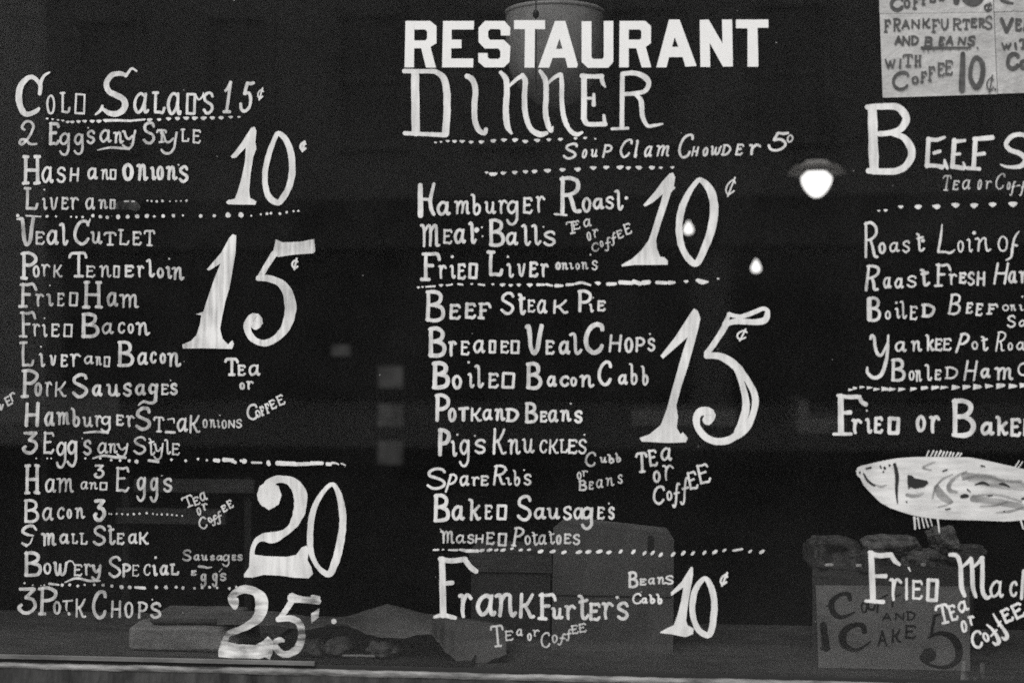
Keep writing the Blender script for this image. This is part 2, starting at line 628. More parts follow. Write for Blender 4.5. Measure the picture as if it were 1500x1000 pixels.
def draw(pt, text, ox, oy, sc=5.0, w=20.0, slant=0.0):
    """Small drawing language in enlarged-photo units: G x0,x1,y0,y1[,rot]; =w; >ox,oy; ~ smooth, - straight, % closed, * polygon, .dot, ; dab"""
    bx, by = ox, oy
    for tok in text.split():
        c = tok[0]
        if c == '=':
            w = float(tok[1:])
        elif c == '>':
            a, b = tok[1:].split(',')
            bx, by = float(a), float(b)
        elif c == '/':
            slant = float(tok[1:])
        elif c in '~-%*' and ':' in tok:
            P = []
            for q in tok[1:].split(':'):
                n = [float(t) for t in q.split(',')]
                P.append((bx + n[0] / sc, by + n[1] / sc, (n[2] if len(n) > 2 else w) / sc))
            if c == '*':
                pt.poly([(p[0], p[1]) for p in P])
            else:
                pt.stroke(P, c != '-', c == '%')
        elif c in '.;':
            n = [float(t) for t in tok[1:].split(',')]
            r = (n[2] if len(n) > 2 else w * 0.62) / sc
            if c == '.':
                pt.dot(bx + n[0] / sc, by + n[1] / sc, r * 0.88)
            else:
                pt.dot(bx + n[0] / sc, by + n[1] / sc, r * 0.92, len(n) < 4, math.radians(n[3]) if len(n) > 3 else 0.0)
        elif c == '<':                                # wedge pointing along the line
            n = [float(t) for t in tok[1:].split(',')]
            a, q = n[2] * 1.35, n[2] * 0.8
            j = [random.uniform(-.18, .18) * n[2] for _ in range(8)]
            pt.poly([(bx + (n[0] + u + j[i]) / sc, by + (n[1] + v_ + j[i + 3]) / sc) for i, (u, v_) in enumerate(((-a, -q), (-a, q), (a * .7, q * .35), (a * 1.15, -q * .1), (a * .6, -q * .7)))])
        else:
            n = [float(t) for t in tok[1:].split(',')]
            pt.glyph(c, bx + n[0] / sc, bx + n[1] / sc, by + n[2] / sc, by + n[3] / sc, w / sc, n[4] if len(n) > 4 else 0.0, slant)


def rule(text, style=';'):
    """x,y[,r] points of a dotted rule -> dabs"""
    out = []
    for q in text.split():
        out.append(style + q)
    return ' '.join(out)


LINES = []


def line(kind, label, tone, org, text, w=20.0, slant=0.0):
    p = Paint()
    draw(p, text, org[0], org[1], 5.0, w, slant)
    o = p.build(kind, M[tone], window)
    o['label'] = label
    LINES.append(o)
    return o


# ---- left column
line('menu_line', 'heading Cold Salads with its price in tall white capitals', 'mid', (0, 80),
     "~290,290,26:295,225,30:250,172,30:205,172,36:150,235,44:138,330,46:165,415,44:205,438,36:260,418,34:285,395,22 ~288,288,22:300,205,24:325,155,20:362,132,14 "
     "~1000,122,14:965,103,18:935,140,20:918,162,16 ~925,155,26:880,140,34:820,152,38:780,210,40:798,270,40:850,298,42:908,335,46:910,395,46:860,432,44:800,430,36:745,392,20 ~750,375,18:735,410,22:700,440,14 "
     "=18 o335,410,290,440 =20 L435,520,270,435 =16 d542,630,280,440 =24 a970,1095,275,440 L1110,1215,265,440 a1215,1335,275,450 =22 d1355,1440,275,445 ~1430,290,14:1452,330,12:1480,312,12:1490,280,8 "
     "=24 s1480,1570,270,440 =26 /0.12 11620,1725,190,430 51745,1870,190,425 =13 ¢1875,1940,240,340")
line('dotted_rule', 'dotted rule under Cold Salads', 'mid', (0, 80),
     rule("345,470,9 385,475,9 425,480,9 460,485,10 495,495,12 530,495,14 575,492,14 620,490,14 675,490,15 725,490,16 775,485,16 1095,480,16 1165,478,14 1235,472,16 1300,470,17 1365,468,17 1425,468,18 1490,468,18 1555,466,17 1620,465,17 1690,460,13 1750,458,9")
     + " -780,484,20:860,482,20 -850,482,18:960,486,16 -950,486,16:1060,476,14")
line('menu_line', 'line reading 2 Eggs any Style with any underlined', 'thin', (0, 80),
     "=22 2130,275,480,675 =26 E350,440,490,670 =20 g430,525,570,745 g535,625,575,740 .645,538,7 s630,700,550,660 a725,820,545,650 n825,910,560,655 y890,1000,550,695 ~715,700,8:800,682,16:870,685,18:945,692,16 =24 S1040,1140,490,660 =18 T1140,1225,545,650 =20 y1170,1305,560,735 =16 L1320,1390,540,645 e1405,1475,545,655")
line('menu_line', 'line reading Hash and Onions', 'mid', (0, 80),
     "=28 H155,305,735,955 =20 a300,395,815,945 s410,485,820,940 =18 h505,585,825,935 =20 a635,720,825,920 =16 n735,805,835,920 d800,855,835,920 =32 O890,985,790,930 =25 n995,1090,795,930 i1095,1150,815,925 o1140,1205,810,925 n1210,1305,810,925 .1308,808,7 s1305,1385,810,940")
line('menu_line', 'worn line reading Liver and with a row of dots after it', 'thin', (0, 230),
     "=25 L170,285,215,395 =17 .325,240,8 i305,350,295,390 v360,430,290,390 e445,505,290,390 r510,580,290,390 a620,700,295,390 n720,795,305,385 d800,848,305,385 -912,325,12:940,325,12 -965,325,9:985,325,8 "
     + rule("1080,320,8 1110,323,9 1148,325,11 1190,322,11 1245,325,7 1290,323,8 1325,322,8 1365,320,11", '.'))
line('rubbed_paint', 'rubbed off paint smear after Liver and', 'smear', (0, 230), "~860,360,50:910,350,70:960,350,80:1000,370,60")
line('dotted_rule', 'dotted rule above Veal Cutlet', 'mid', (0, 230),
     rule("130,430,15 345,435,12 410,435,9 520,438,8 560,440,9 605,440,11 680,430,14 735,437,15 785,442,15 865,438,20 935,437,17 1005,435,18 1075,432,18 1130,435,11 1195,432,15 1270,430,15 1340,428,9 1470,432,15 1570,430,14 1670,425,22 1765,424,22 1840,430,8 1910,420,9 1955,415,12 1985,412,11 2050,415,11 2100,405,11 2150,397,9 2185,395,9", '.') + " -190,430,12:300,437,10")
line('menu_line', 'line reading Veal Cutlet', 'thin', (0, 230),
     "=30 V132,270,430,660 =14 -125,455,14:160,450,14 =18 e255,330,540,645 =23 a335,435,530,650 l430,505,480,650 =26 C535,660,455,650 ~640,490,20:655,470,14:660,452,8 =20 u660,752,540,640 =18 T755,855,545,650 L860,950,525,650 e965,1040,540,650 T1050,1140,530,655")
line('menu_line', 'line reading Pork Tenderloin', 'thin', (0, 230),
     "=28 P145,280,690,900 =19 o235,295,790,885 =16 r300,370,780,880 k385,460,785,885 =24 T500,645,690,885 =16 e625,700,790,885 n725,820,790,885 d825,880,790,885 =22 E905,985,785,885 =18 r1000,1060,790,885 =22 l1065,1140,745,885 o1145,1205,805,890 .1238,745,9 i1210,1265,795,895 n1255,1355,800,905")
line('menu_line', 'line reading Fried Ham', 'thin', (0, 400),
     "=25 F130,275,65,255 =20 r255,325,145,250 .365,90,7 i335,395,145,245 =16 e415,475,140,245 =18 d500,575,135,245 =27 H600,755,55,260 =23 a775,870,135,250 =20 m870,1020,150,260")
line('menu_line', 'line reading Fried Bacon', 'thin', (0, 400),
     "=22 F135,270,275,475 =16 r235,295,365,465 .325,330,7 i305,350,370,470 e370,440,365,470 d460,535,365,470 =30 B590,730,285,480 =18 a740,835,360,450 c860,920,355,445 o930,985,365,445 =21 n990,1105,355,460")
line('menu_line', 'line reading Liver and Bacon', 'thin', (0, 400),
     "=24 L140,255,495,690 =18 .300,538,8 i280,335,580,690 v360,418,595,680 e440,500,590,690 r510,595,585,690 =16 a610,690,600,670 n695,750,605,680 d755,810,605,690 =28 B855,985,490,690 =21 a1000,1090,575,675 c1095,1150,570,665 o1165,1220,580,665 =23 n1220,1330,575,690")
line('menu_line', 'line reading Pork Sausages', 'thin', (0, 400),
     "=28 P150,290,700,915 =25 o245,312,795,905 =17 r325,385,790,905 k395,490,790,910 =28 S520,650,730,915 =23 a670,755,810,905 u775,885,805,905 s895,970,800,905 a985,1075,805,900 =24 ~1145,830,18:1115,815,20:1098,840,22:1105,875,22:1130,870,20 ~1148,815,22:1142,870,24:1135,935,26:1100,950,20:1050,940,20:1015,965,12 =17 E1175,1240,805,895 .1250,785,7 =23 s1240,1305,800,895")
line('menu_line', 'slanted end of a word at the left edge of the glass', 'thin', (0, 540),
     "=13 ~0,262:8,300:22,262 -35,215:60,270 -35,215:62,202 -48,240:70,230 -60,270:92,250 -72,188:92,235 ~78,198:88,175:105,182")
line('menu_line', 'line reading Hamburger Steak onions', 'thin', (0, 540),
     "=28 h172,298,240,430 =24 a320,405,310,425 =22 m410,515,310,415 b515,590,280,430 =18 u600,685,345,430 r690,750,335,430 g735,825,340,470 ~615,468,12:700,460,18:790,466,20 =19 E845,910,330,420 =21 r920,990,335,430 =28 S985,1110,275,455 =18 T1120,1205,345,465 =14 ~1230,370,12:1270,365,12:1275,395,10 -1215,462,20:1280,465,18 =19 a1290,1380,355,465 k1380,1470,335,475 =14 o1480,1525,365,435 n1530,1585,365,435 i1585,1615,370,435 .1610,340,6 o1620,1665,370,440 N1668,1725,370,435 s1725,1775,365,435")
line('menu_line', 'line reading 3 Eggs any Style with any underlined', 'thin', (0, 540),
     "=27 3155,285,450,630 =20 E310,400,455,625 g405,500,530,730 =22 g485,580,520,720 .602,508,6 s605,675,515,635 =17 a710,795,535,625 n790,865,540,620 y850,945,540,648 ~680,655,12:760,635,18:830,645,20:920,650,18 =20 S970,1075,490,630 =15 t1080,1140,505,635 y1120,1200,540,670 l1200,1255,510,630 e1255,1320,540,635")
line('dotted_rule', 'broken rule under 3 Eggs any Style, thick at its end', 'mid', (0, 540),
     rule("265,655,6 345,655,7 375,655,7 625,655,9 735,655,10 815,668,10 880,670,12 945,672,14 1000,678,17 1255,665,11 1360,672,12 1450,660,11 1515,668,10 1575,672,12 1645,668,9 1705,662,9 1765,672,11 1580,672,12 1790,675,22 1965,690,16", '.')
     + " -1090,670,20:1160,680,20 =30 -1570,668,26:1600,672,30 -1640,665,32:1700,668,24 -1700,672,26:1725,685,22 -1845,685,16:1915,687,14 -1965,680,28:1970,700,28 -2030,690,34:2160,695,32 -2160,698,30:2270,695,26 -2280,690,30:2360,690,26 -2395,695,26:2420,698,26 ~2430,688,18:2460,690,14:2480,700,10 -2500,692,12:2530,705,9")
line('menu_line', 'line reading Ham and 3 Eggs', 'thin', (0, 660),
     "=27 H170,300,95,320 =18 a325,415,200,310 m410,545,195,310 =14 a585,650,220,285 n650,720,225,285 d725,790,225,290 =20 3680,770,95,205 E840,950,110,305 =21 g995,1080,185,375 g1095,1168,190,380 .1185,182,6 s1190,1265,195,305")
line('menu_line', 'line reading Bacon 3 with a row of small dots', 'thin', (0, 660),
     "=24 B170,290,350,530 =18 a305,395,410,515 c415,475,410,505 o485,530,420,500 n545,625,410,500 =31 3675,780,345,520 "
     + rule("690,465,6 800,460,7 815,462,8 855,460,9 895,462,9 935,465,10 980,462,10 1022,460,10 1075,455,10 1120,460,8 1150,465,8 1185,465,9 1225,465,9 1260,468,9 1295,472,8 1335,475,7", '.'))
line('menu_line', 'small slanted words Tea or Coffee beside the 20 price', 'thin', (250, 660),
     "=14 T82,172,325,415,22 e160,215,332,402,20 a207,268,300,370,20 o187,227,410,475,10 r228,275,380,440,15 C202,268,480,575,15 o270,306,482,530,30 f290,350,470,548,20 f325,385,440,538,20 e370,415,392,450,28 e412,457,355,425,28")
line('menu_line', 'line reading Small Steak with a broken first letter', 'thin', (0, 660),
     "~265,578,14:240,550,20:195,555,22:165,588,22:200,612,20:245,620,12 ~238,635,9:222,675,12:195,692,14 -162,675,18:195,693,24 =23 m295,415,595,700 =20 a430,512,600,685 =16 L520,572,600,685 L580,645,595,690 =23 S675,780,545,695 =21 t780,850,540,690 =18 E850,915,595,690 a935,1012,600,685 k1010,1095,590,690")
line('menu_line', 'line reading Bowery Special, underlined', 'thin', (0, 660),
     "=29 B170,310,730,925 =18 o315,380,815,905 =23 w385,500,805,920 ~485,830,14:505,806,12:530,810,10:542,830,8 =16 E535,605,825,920 =18 r610,670,820,915 =23 y665,748,825,955 ~475,962,8:560,932,18:650,950,18:730,950,16 =22 S790,890,765,930 =21 p890,962,820,930 =9 E965,1020,830,920 =14 c1050,1105,825,915 =21 .1140,780,12 i1110,1158,830,920 a1165,1242,830,915 L1240,1315,820,915")
line('dotted_rule', 'broken rule under Bowery Special', 'thin', (0, 800),
     rule("180,268,9 240,282,6 300,285,6 325,282,7 455,282,14 510,280,13 570,288,12 620,280,10 690,280,12 755,282,13 820,288,14 890,296,18 950,298,16 1145,298,15 1215,298,17 1290,297,14 1340,302,15 1425,305,11 1480,300,12 1290,297,9 1535,297,12 1590,302,10 1680,307,12 1730,295,10", '.') + " =11 -360,272,18:430,280,14 -990,298,18:1060,304,22")
line('menu_line', 'small worn words Sausages or Eggs left of the 20 price', 'faint', (250, 660),
     "=17 S80,155,720,810 =14 a165,218,755,805 u220,275,755,805 s285,325,760,805 a330,387,760,805 g375,442,755,850 E445,482,755,805 s485,530,755,805 ~205,845,18:240,848,18:270,855,14:300,850,10 E145,192,870,915 =18 g215,270,895,1000 g300,350,890,1000 ~355,885,8:375,862,6 s355,412,890,955")
line('menu_line', 'line reading 3 Pork Chops', 'thin', (0, 800),
     "=29 3120,275,290,500 P275,425,290,505 =20 o385,450,395,500 =17 -462,400,14:530,395,14 ~490,400,16:485,450,14:490,470,10 .505,492,14 =19 k545,635,375,525 =28 C670,785,315,535 =20 h805,895,390,525 o905,982,400,525 p1005,1085,400,530 .1115,388,7 =22 s1095,1185,405,530")
line('price', 'big price 10 beside the egg dishes', 'bright', (250, 80),
     "*440,745:470,712:520,645:588,538:615,528:628,560:620,640:628,690:605,750:585,880:575,1000:582,1050:605,1060:628,1078:620,1100:420,1097:405,1082:420,1066:470,1056:492,1000:520,900:545,780:550,680:480,755:450,760 "
     "%790,578,36:842,622,42:880,720,46:890,850,50:870,960,46:822,1050,46:785,1085,42:730,1055,46:697,980,42:692,860,40:720,730,40:760,620,32 =20 ¢938,1002,625,718")
line('price', 'big streaky price 15 with a hooked foot', 'streaky', (250, 230),
     "*430,590:455,565:480,575:475,700:450,850:430,960:400,1060:375,1180:362,1260:380,1330:420,1372:452,1340:464,1370:450,1405:250,1400:90,1402:84,1372:150,1345:190,1300:215,1220:224,1160:183,1150:240,1132:265,1050:320,890:365,780:280,832:265,822:370,700 "
     "*770,603:820,625:950,620:1050,600:1060,690:1045,705:900,715:790,732:745,720 -760,705,46:700,800,42 -700,800,42:650,885,42 "
     "~640,887,40:720,890,48:800,920,58:850,980,72:875,1060,82:878,1120,84:858,1210,74:820,1280,58:750,1340,48:680,1362,48:612,1338,48:568,1280,52:562,1225,54:590,1185,66:622,1180,76:635,1212,80:618,1235,66 =16 ¢880,942,735,832")
line('menu_line', 'small words Tea or Coffee under the streaky 15', 'mid', (250, 400),
     "=24 T390,500,615,755 =19 e485,552,665,755 a565,662,665,755 o500,548,795,855 =17 r550,612,785,855 >250,540 =18 C552,642,255,378,8 =14 o617,662,298,358,20 F652,692,268,345,18 F690,730,248,328,18 E722,775,222,298,24 E775,835,187,270,24")
line('price', 'big price 20 with a round ball on the 2', 'bright', (250, 660),
     "%720,290,150:750,325,120:720,360,150:690,325,120 *720,240:780,275:808,325:795,375:760,415:715,420:670,405:638,360:632,315:655,260:700,225 ~715,245,70:765,212,58:830,208,52:900,238,76:948,320,98:944,430,92:905,530,64:840,595,50:750,635,82:680,632,58:630,658,40:602,710,34:596,775,36 "
     "*580,742:620,760:700,770:850,775:920,760:960,705:995,693:1012,730:1003,800:1030,850:1042,900:1010,932:900,927:800,912:680,907:600,927:538,925:535,905:575,850 "
     "%1180,245,30:1225,300,40:1255,420,50:1260,540,52:1240,680,57:1210,800,57:1165,898,48:1110,880,38:1060,820,34:1025,720,42:1024,560,46:1050,420,42:1110,310,34")
line('price', 'broken edged price 25 at the bottom of the glass', 'chipped', (250, 800),
     "~470,445,40:462,400,80:440,375,48:490,328,56:550,312,60:620,332,60:660,380,88:664,460,96:630,530,72:560,582,54:490,612,50:430,635,44:402,680,42:396,740,48 "
     "*370,688:430,700:500,715:620,720:670,695:712,657:748,690:746,780:725,828:690,810:650,822:560,817:450,817:350,807:348,770 "
     "-885,375,72:940,385,52 -940,385,50:1085,402,42 -1035,365,24:1085,375,28 -890,395,42:840,470,42 -840,470,42:795,530,38 ~785,532,40:880,527,46:940,560,52:960,640,54:940,730,57:880,780,54:820,785,48:770,742,48:766,702,42:800,682,40:828,690,22 *1028,490:1090,450:1082,520:1030,562 .1195,547,22")

# ---- middle column
line('heading', 'block capital heading RESTAURANT, the cleanest letters on the glass', 'even', (580, 0),
     "*70,155:135,155:132,495:63,495 *135,155:250,155:297,192:297,318:253,345:293,497:220,497:185,355:132,355:132,298:215,298:228,285:228,232:215,218:135,218 "
     "*345,155:572,155:570,218:408,218:408,292:480,292:480,355:405,355:405,430:567,430:565,495:338,495 "
     "*652,155:795,155:838,205:835,262:768,262:768,225:755,215:690,215:675,230:675,275:690,293:790,293:838,340:832,455:790,495:650,495:603,455:603,390:672,390:672,420:685,433:750,433:765,420:765,375:750,357:650,357:605,310:605,205 "
     "*865,150:1092,150:1092,215:1018,215:1015,497:942,497:945,215:865,215 "
     "*1165,155:1198,155:1198,282:1172,360:1198,360:1198,425:1148,425:1122,497:1042,497 *1198,155:1240,155:1332,475:1325,497:1258,497:1240,425:1198,425:1198,360:1220,360:1198,282 "
     ">850,0 *10,158:82,158:82,420:95,433:160,433:172,420:172,155:242,155:242,455:205,498:55,498:10,455 *288,155:355,155:355,495:285,495 *355,155:475,155:518,192:518,318:480,345:520,495:450,495:410,355:355,355:355,292:435,292:447,280:447,230:435,218:355,218 "
     "*650,145:692,145:692,275:672,345:692,345:692,420:650,420:632,495:557,495 *692,145:727,145:850,478:850,485:770,490:750,420:692,420:692,345:718,345:692,275 "
     "*875,148:940,145:1042,320:1038,145:1112,145:1118,488:1045,490:948,315:952,492:880,492 *1140,145:1378,145:1378,205:1298,205:1305,490:1225,490:1225,210:1140,208")
line('heading', 'tall brush written heading Dinner', 'bright', (580, 0),
     "-140,535,58:145,975,58 -58,522,32:290,524,34 ~285,524,34:348,572,46:372,680,54:372,860,52:362,985,50 -62,976,30:200,983,30 -200,983,30:360,990,34 "
     "~518,558,36:562,588,42:582,660,42:575,780,42:580,890,40:610,958,38:650,976,32:660,945,28 "
     "~765,530,26:805,580,40:812,680,42:805,800,44:815,920,42:846,978,20 ~825,636,20:880,585,26:925,555,32 ~925,550,32:947,600,38:941,720,38:950,840,40:985,940,36:1050,985,42:1105,975,28 "
     "~1055,520,26:1095,590,38:1100,700,38:1095,820,40:1115,920,40:1138,962,24:1148,930,14 ~1115,610,20:1160,570,26:1205,545,30 ~1210,545,26:1215,620,34:1215,740,32:1230,860,38:1270,950,32:1320,985,32:1365,970,18 "
     ">850,0 -28,560,42:26,870,42 ~10,557,36:90,562,30:160,560,36 ~155,565,30:165,610,30:185,640,10 -45,720,20:100,722,22 -100,690,20:98,770,32 ~26,865,40:45,905,36:90,912,34:185,910,34 -182,915,30:172,845,22 "
     "-308,540,32:305,930,36 ~310,542,34:400,537,36:478,570,42:502,620,36:470,670,32:400,685,30:325,690,28 ~400,690,24:445,740,36:456,850,34:490,920,26:540,920,24:602,908,14 -230,945,20:350,940,22")
line('dotted_rule', 'dotted rule under Dinner', 'mid', (600, 180),
     rule("190,145,9 230,140,9 280,135,12 330,138,14 385,138,15 450,142,15 525,142,16 612,133,18 690,128,17 770,128,18 848,138,17 935,130,17 1020,125,15 1105,122,15 1215,115,12 1285,112,12 1360,118,8"))
line('menu_line', 'slanted line reading Soup Clam Chowder with its price', 'mid', (600, 180),
     "/0.2 =21 S1115,1242,145,270 =15 o1255,1308,190,262 u1318,1388,190,255 =18 p1402,1492,155,260 =19 C1528,1640,115,260 l1632,1690,120,262 =17 a1708,1790,165,255 m1790,1920,160,250 =20 C1952,2090,78,262 =15 h2058,2125,170,248 =18 o2138,2197,175,250 =17 w2192,2290,165,242 D2278,2362,155,242 E2378,2455,150,242 =22 r2470,2578,150,242 =23 52612,2785,60,212 =13 o2755,2818,85,147")
line('dotted_rule', 'rule of dabs under Soup Clam Chowder', 'mid', (600, 180),
     rule("565,365,11 600,377,18 620,377,18 685,370,16 770,365,17 850,360,16 915,357,18 1010,352,20 1120,345,18 1230,342,20 1345,332,19 1440,328,18 1540,328,20 1600,332,16 1680,330,19 1775,330,19 1840,330,12 1925,328,12"))
line('menu_line', 'line reading Hamburger Roast', 'mid', (600, 180),
     "=36 -78,455,34:80,680,40 -178,445,22:150,570,28 ~150,570,28:158,630,28:178,670,26 -85,560,22:150,560,22 =26 a190,305,570,685 =21 m320,448,565,675 b445,525,515,680 =19 u545,638,570,670 r645,720,560,670 =22 g705,812,565,755 =21 E825,905,540,670 =19 r920,995,530,660 =34 R1088,1265,385,672 =16 -1062,668,16:1150,676,16 =23 o1258,1335,540,660 a1338,1428,545,640 =20 s1430,1500,535,635 =22 l1495,1570,485,645 .1588,550,15")
line('menu_line', 'line reading Meat Balls', 'mid', (600, 180),
     "=24 m68,228,735,915 =18 E240,315,775,890 =25 a320,418,770,890 l425,495,720,890 .490,785,22 .530,765,8 .535,830,8 =29 B575,700,700,910 =23 a700,800,795,900 l812,892,740,905 l888,968,740,900 .980,762,8 s975,1075,785,905")
line('menu_line', 'small words Tea or Coffee beside the middle 10', 'thin', (600, 180),
     "=13 T1145,1230,718,815,8 E1190,1250,712,785,14 a1268,1335,700,765,8 o1295,1332,795,865,8 r1338,1388,775,845,8 C1330,1388,875,945,8 o1390,1422,860,912,12 f1422,1480,835,940,10 f1465,1520,800,902,10 E1515,1565,780,850,20 E1568,1625,732,820,18")
line('menu_line', 'line reading Fried Liver onions', 'mid', (600, 340),
     "=29 F75,235,140,360 =21 r205,275,235,345 .312,180,13 i290,342,235,345 E345,415,225,350 =23 d425,505,220,345 =29 L560,690,130,330 =19 .720,180,10 i705,768,225,335 v785,855,225,330 =23 E870,945,210,335 =21 r955,1022,225,335 =20 o1065,1112,215,280 =14 n1110,1165,220,278 i1165,1205,220,275 o1212,1250,222,278 n1255,1312,215,275 .1325,165,8 s1330,1380,205,280")
line('dotted_rule', 'broken rule above Beef Steak Pie', 'bright', (600, 340),
     rule("65,405,10 95,402,9 230,390,13 275,390,9 455,380,9 610,382,10 740,390,13 800,387,14 1380,375,18 2025,362,14 2260,342,8 880,388,18 680,387,16", ';')
     + " =14 -120,400,12:185,396,14 -275,390,10:312,382,12 -355,380,14:388,384,14 -505,382,14:548,388,14 -935,385,20:985,385,16 -1000,382,18:1045,392,14 -1070,392,26:1120,392,18 -1150,385,22:1200,382,18 ~1215,378,18:1260,370,20:1325,388,14 -1450,380,26:1500,380,24 -1450,380,24:1510,378,20 -1540,368,30:1630,372,28 -1640,362,32:1690,378,28 -1710,370,34:1755,365,30 -1810,368,26:1880,372,24 -1900,370,30:1940,368,18 -2110,352,26:2185,365,14 ~2105,352,22:2140,368,30:2185,364,12")
line('price', 'middle price 10 with a pointed 0', 'bright', (880, 180),
     "*505,370:530,365:545,400:535,460:546,475:515,510:480,620:440,740:410,840:405,860:412,920:435,980:465,983:492,1010:490,1038:400,1040:250,1040:155,1052:153,1038:230,995:300,930:350,860:372,800:402,700:440,580:456,520:380,585:325,613:311,602:400,500:450,430 "
     "%725,418,36:782,462,52:825,560,62:828,680,62:805,800,60:760,920,52:702,1028,46:640,990,48:592,900,48:574,780,50:590,640,52:630,540,44:680,460,36 /0.2 =14 ¢895,1008,392,548")
line('menu_line', 'line reading Beef Steak Pie', 'mid', (600, 340),
     "=32 B110,265,420,660 =25 E285,378,520,645 E398,490,510,640 F492,602,510,640 =24 S660,772,435,605 =25 t785,858,445,610 =16 E860,922,490,590 =20 a930,1012,490,600 k1040,1165,490,600 =27 p1225,1340,420,592 =17 i1310,1352,520,590 .1345,480,6 =19 E1370,1440,495,582")
line('menu_line', 'line reading Breaded Veal Chops', 'mid', (600, 340),
     "=34 B130,275,690,922 =23 r280,348,790,915 =18 E370,442,790,905 =20 a460,558,785,890 =21 d575,637,785,890 =18 E660,730,790,890 =20 d735,810,785,895 =36 V838,995,668,900 =21 E990,1065,785,900 =25 a1088,1182,790,900 l1165,1268,730,900 =38 C1270,1430,655,900 =20 h1452,1562,745,882 =23 o1568,1642,765,888 =20 p1648,1728,765,882 .1760,745,9 s1738,1802,770,875")
line('menu_line', 'line reading Boiled Bacon Cabb', 'mid', (600, 510),
     "=37 B155,300,90,305 =26 o305,390,190,302 =20 .433,102,11 i422,478,175,295 =23 l470,548,115,295 =21 E570,655,175,295 =23 d668,775,170,297 =33 B845,975,95,307 =23 a1000,1082,195,285 c1098,1172,195,285 =21 o1172,1230,205,282 =23 n1238,1355,190,290 =27 C1375,1485,88,280 =23 a1522,1602,185,270 =19 b1605,1672,105,272 b1690,1752,122,275")
line('menu_line', 'line reading Pork and Beans', 'mid', (600, 510),
     "=32 p178,300,330,545 =27 o275,348,430,542 =24 -365,442,22:428,438,22 -395,445,26:395,525,28 =20 k440,532,430,540 a530,612,440,530 =23 n618,705,435,535 =25 D698,802,435,542 =27 B838,942,390,552 =20 E950,1012,455,545 a1010,1092,445,545 =22 n1098,1190,445,540 .1180,405,8 =24 s1200,1270,450,550")
line('menu_line', 'line reading Pigs Knuckles', 'mid', (600, 510),
     "=34 p200,305,580,795 =20 i298,352,670,795 .350,632,9 g358,452,665,872 .478,640,7 =22 s470,562,660,775 =20 K602,712,580,782 n718,818,660,780 =18 u822,918,655,770 =16 c950,1010,665,770 k1015,1095,660,775 L1095,1162,660,770 =18 E1155,1232,660,775 .1280,632,8 s1230,1300,660,775")
line('menu_line', 'line reading Spare Ribs', 'mid', (600, 640),
     "=24 S118,272,220,385 =18 /0.3 p250,360,265,408 /0 a362,442,275,360 r448,518,285,360 E515,582,275,360 =20 /0.12 R598,722,200,356 /0 =16 .712,240,7 i702,752,290,355 b752,812,235,360 .838,240,7 =18 s830,895,265,355")
line('menu_line', 'small words Cabb or Beans beside Spare Ribs', 'thin', (840, 640),
     "=17 C82,168,105,220 =15 u188,248,140,190 =17 b245,302,120,195 b302,350,112,188 =13 o22,62,250,312 r58,108,240,290 =17 B35,102,310,395 =13 E110,150,320,385 a163,222,305,375 n233,302,292,360 s322,362,270,342")
line('menu_line', 'line reading Baked Sausages', 'mid', (600, 640),
     "=33 B168,300,410,627 =26 a300,408,495,615 =24 j425,528,445,615 =18 E545,610,490,605 =23 d630,717,485,610 =27 S780,898,420,615 =22 a905,1002,510,605 u1002,1108,510,605 =20 s1118,1192,500,610 a1195,1282,510,605 =25 g1250,1362,505,680 =18 E1370,1432,505,605 .1460,485,8 =20 s1450,1505,505,605")
line('menu_line', 'small line reading Mashed Potatoes', 'thin', (600, 640),
     "=17 m222,330,680,782 -225,670,6:240,700,8 =15 a333,412,710,780 s418,477,708,780 h473,548,708,778 =17 E555,627,690,790 =19 d640,717,695,800 /0.15 P742,848,655,802 /0 =15 o838,892,715,790 t888,948,690,795 a938,1008,710,790 t1012,1068,685,785 =18 o1068,1117,710,787 =16 E1125,1187,700,785 s1193,1252,705,790")
line('dotted_rule', 'rule of slanted dabs above Frankfurters', 'mid', (600, 640),
     rule("245,822,8,-20 530,828,17,-20 585,825,17,-20 635,825,14,-20 685,825,18,-20 750,815,12,-20 815,825,14,-20 875,822,12,-20 960,836,19,-20 1050,836,19,-20 1130,842,18,-20 1240,840,20,-20 1310,838,20,-20 1390,836,21,-20 1460,842,19,-20 1545,838,16,-48 1640,838,18,-48 1720,848,16,-48 1780,846,17,-48 1840,860,17,-48 1930,856,17,-48 2005,848,18,-48 2075,850,16,-48 2160,844,16,-48 2235,840,19,-35 2305,828,14,-35 2495,835,14,-35 2580,838,19,-35", ';')
     + " =16 -175,825,14:212,823,14 -285,825,12:350,826,16 -365,822,16:420,832,26 -420,832,24:500,832,24 -2370,830,14:2435,818,18")
line('menu_line', 'large line reading Frankfurters', 'mid', (600, 790),
     "-238,140,44:246,555,46 ~222,140,36:300,155,38:410,142,38 ~405,145,38:445,200,40:488,232,36 -260,320,34:315,314,32 ~182,566,22:245,552,34:335,572,28 =32 r350,468,385,578 =34 a480,642,390,567 =32 n618,795,385,572 =30 k792,925,385,582 =28 F932,1082,385,592 =26 u1032,1132,490,587 r1128,1222,470,592 =28 t1222,1322,400,592 =26 E1308,1402,455,597 r1402,1500,450,592 .1520,422,14 s1512,1608,450,592")
line('menu_line', 'small curved words Tea or Coffee under Frankfurters', 'thin', (600, 790),
     "=17 T590,692,620,788,4 =14 E695,762,660,742,4 a778,832,650,707 o858,898,680,742 r898,955,655,712 C958,1032,675,792,4 o1038,1088,690,757 f1085,1145,680,777,-6 f1138,1192,650,742,4 E1180,1238,620,692,10 E1235,1297,608,682,10")
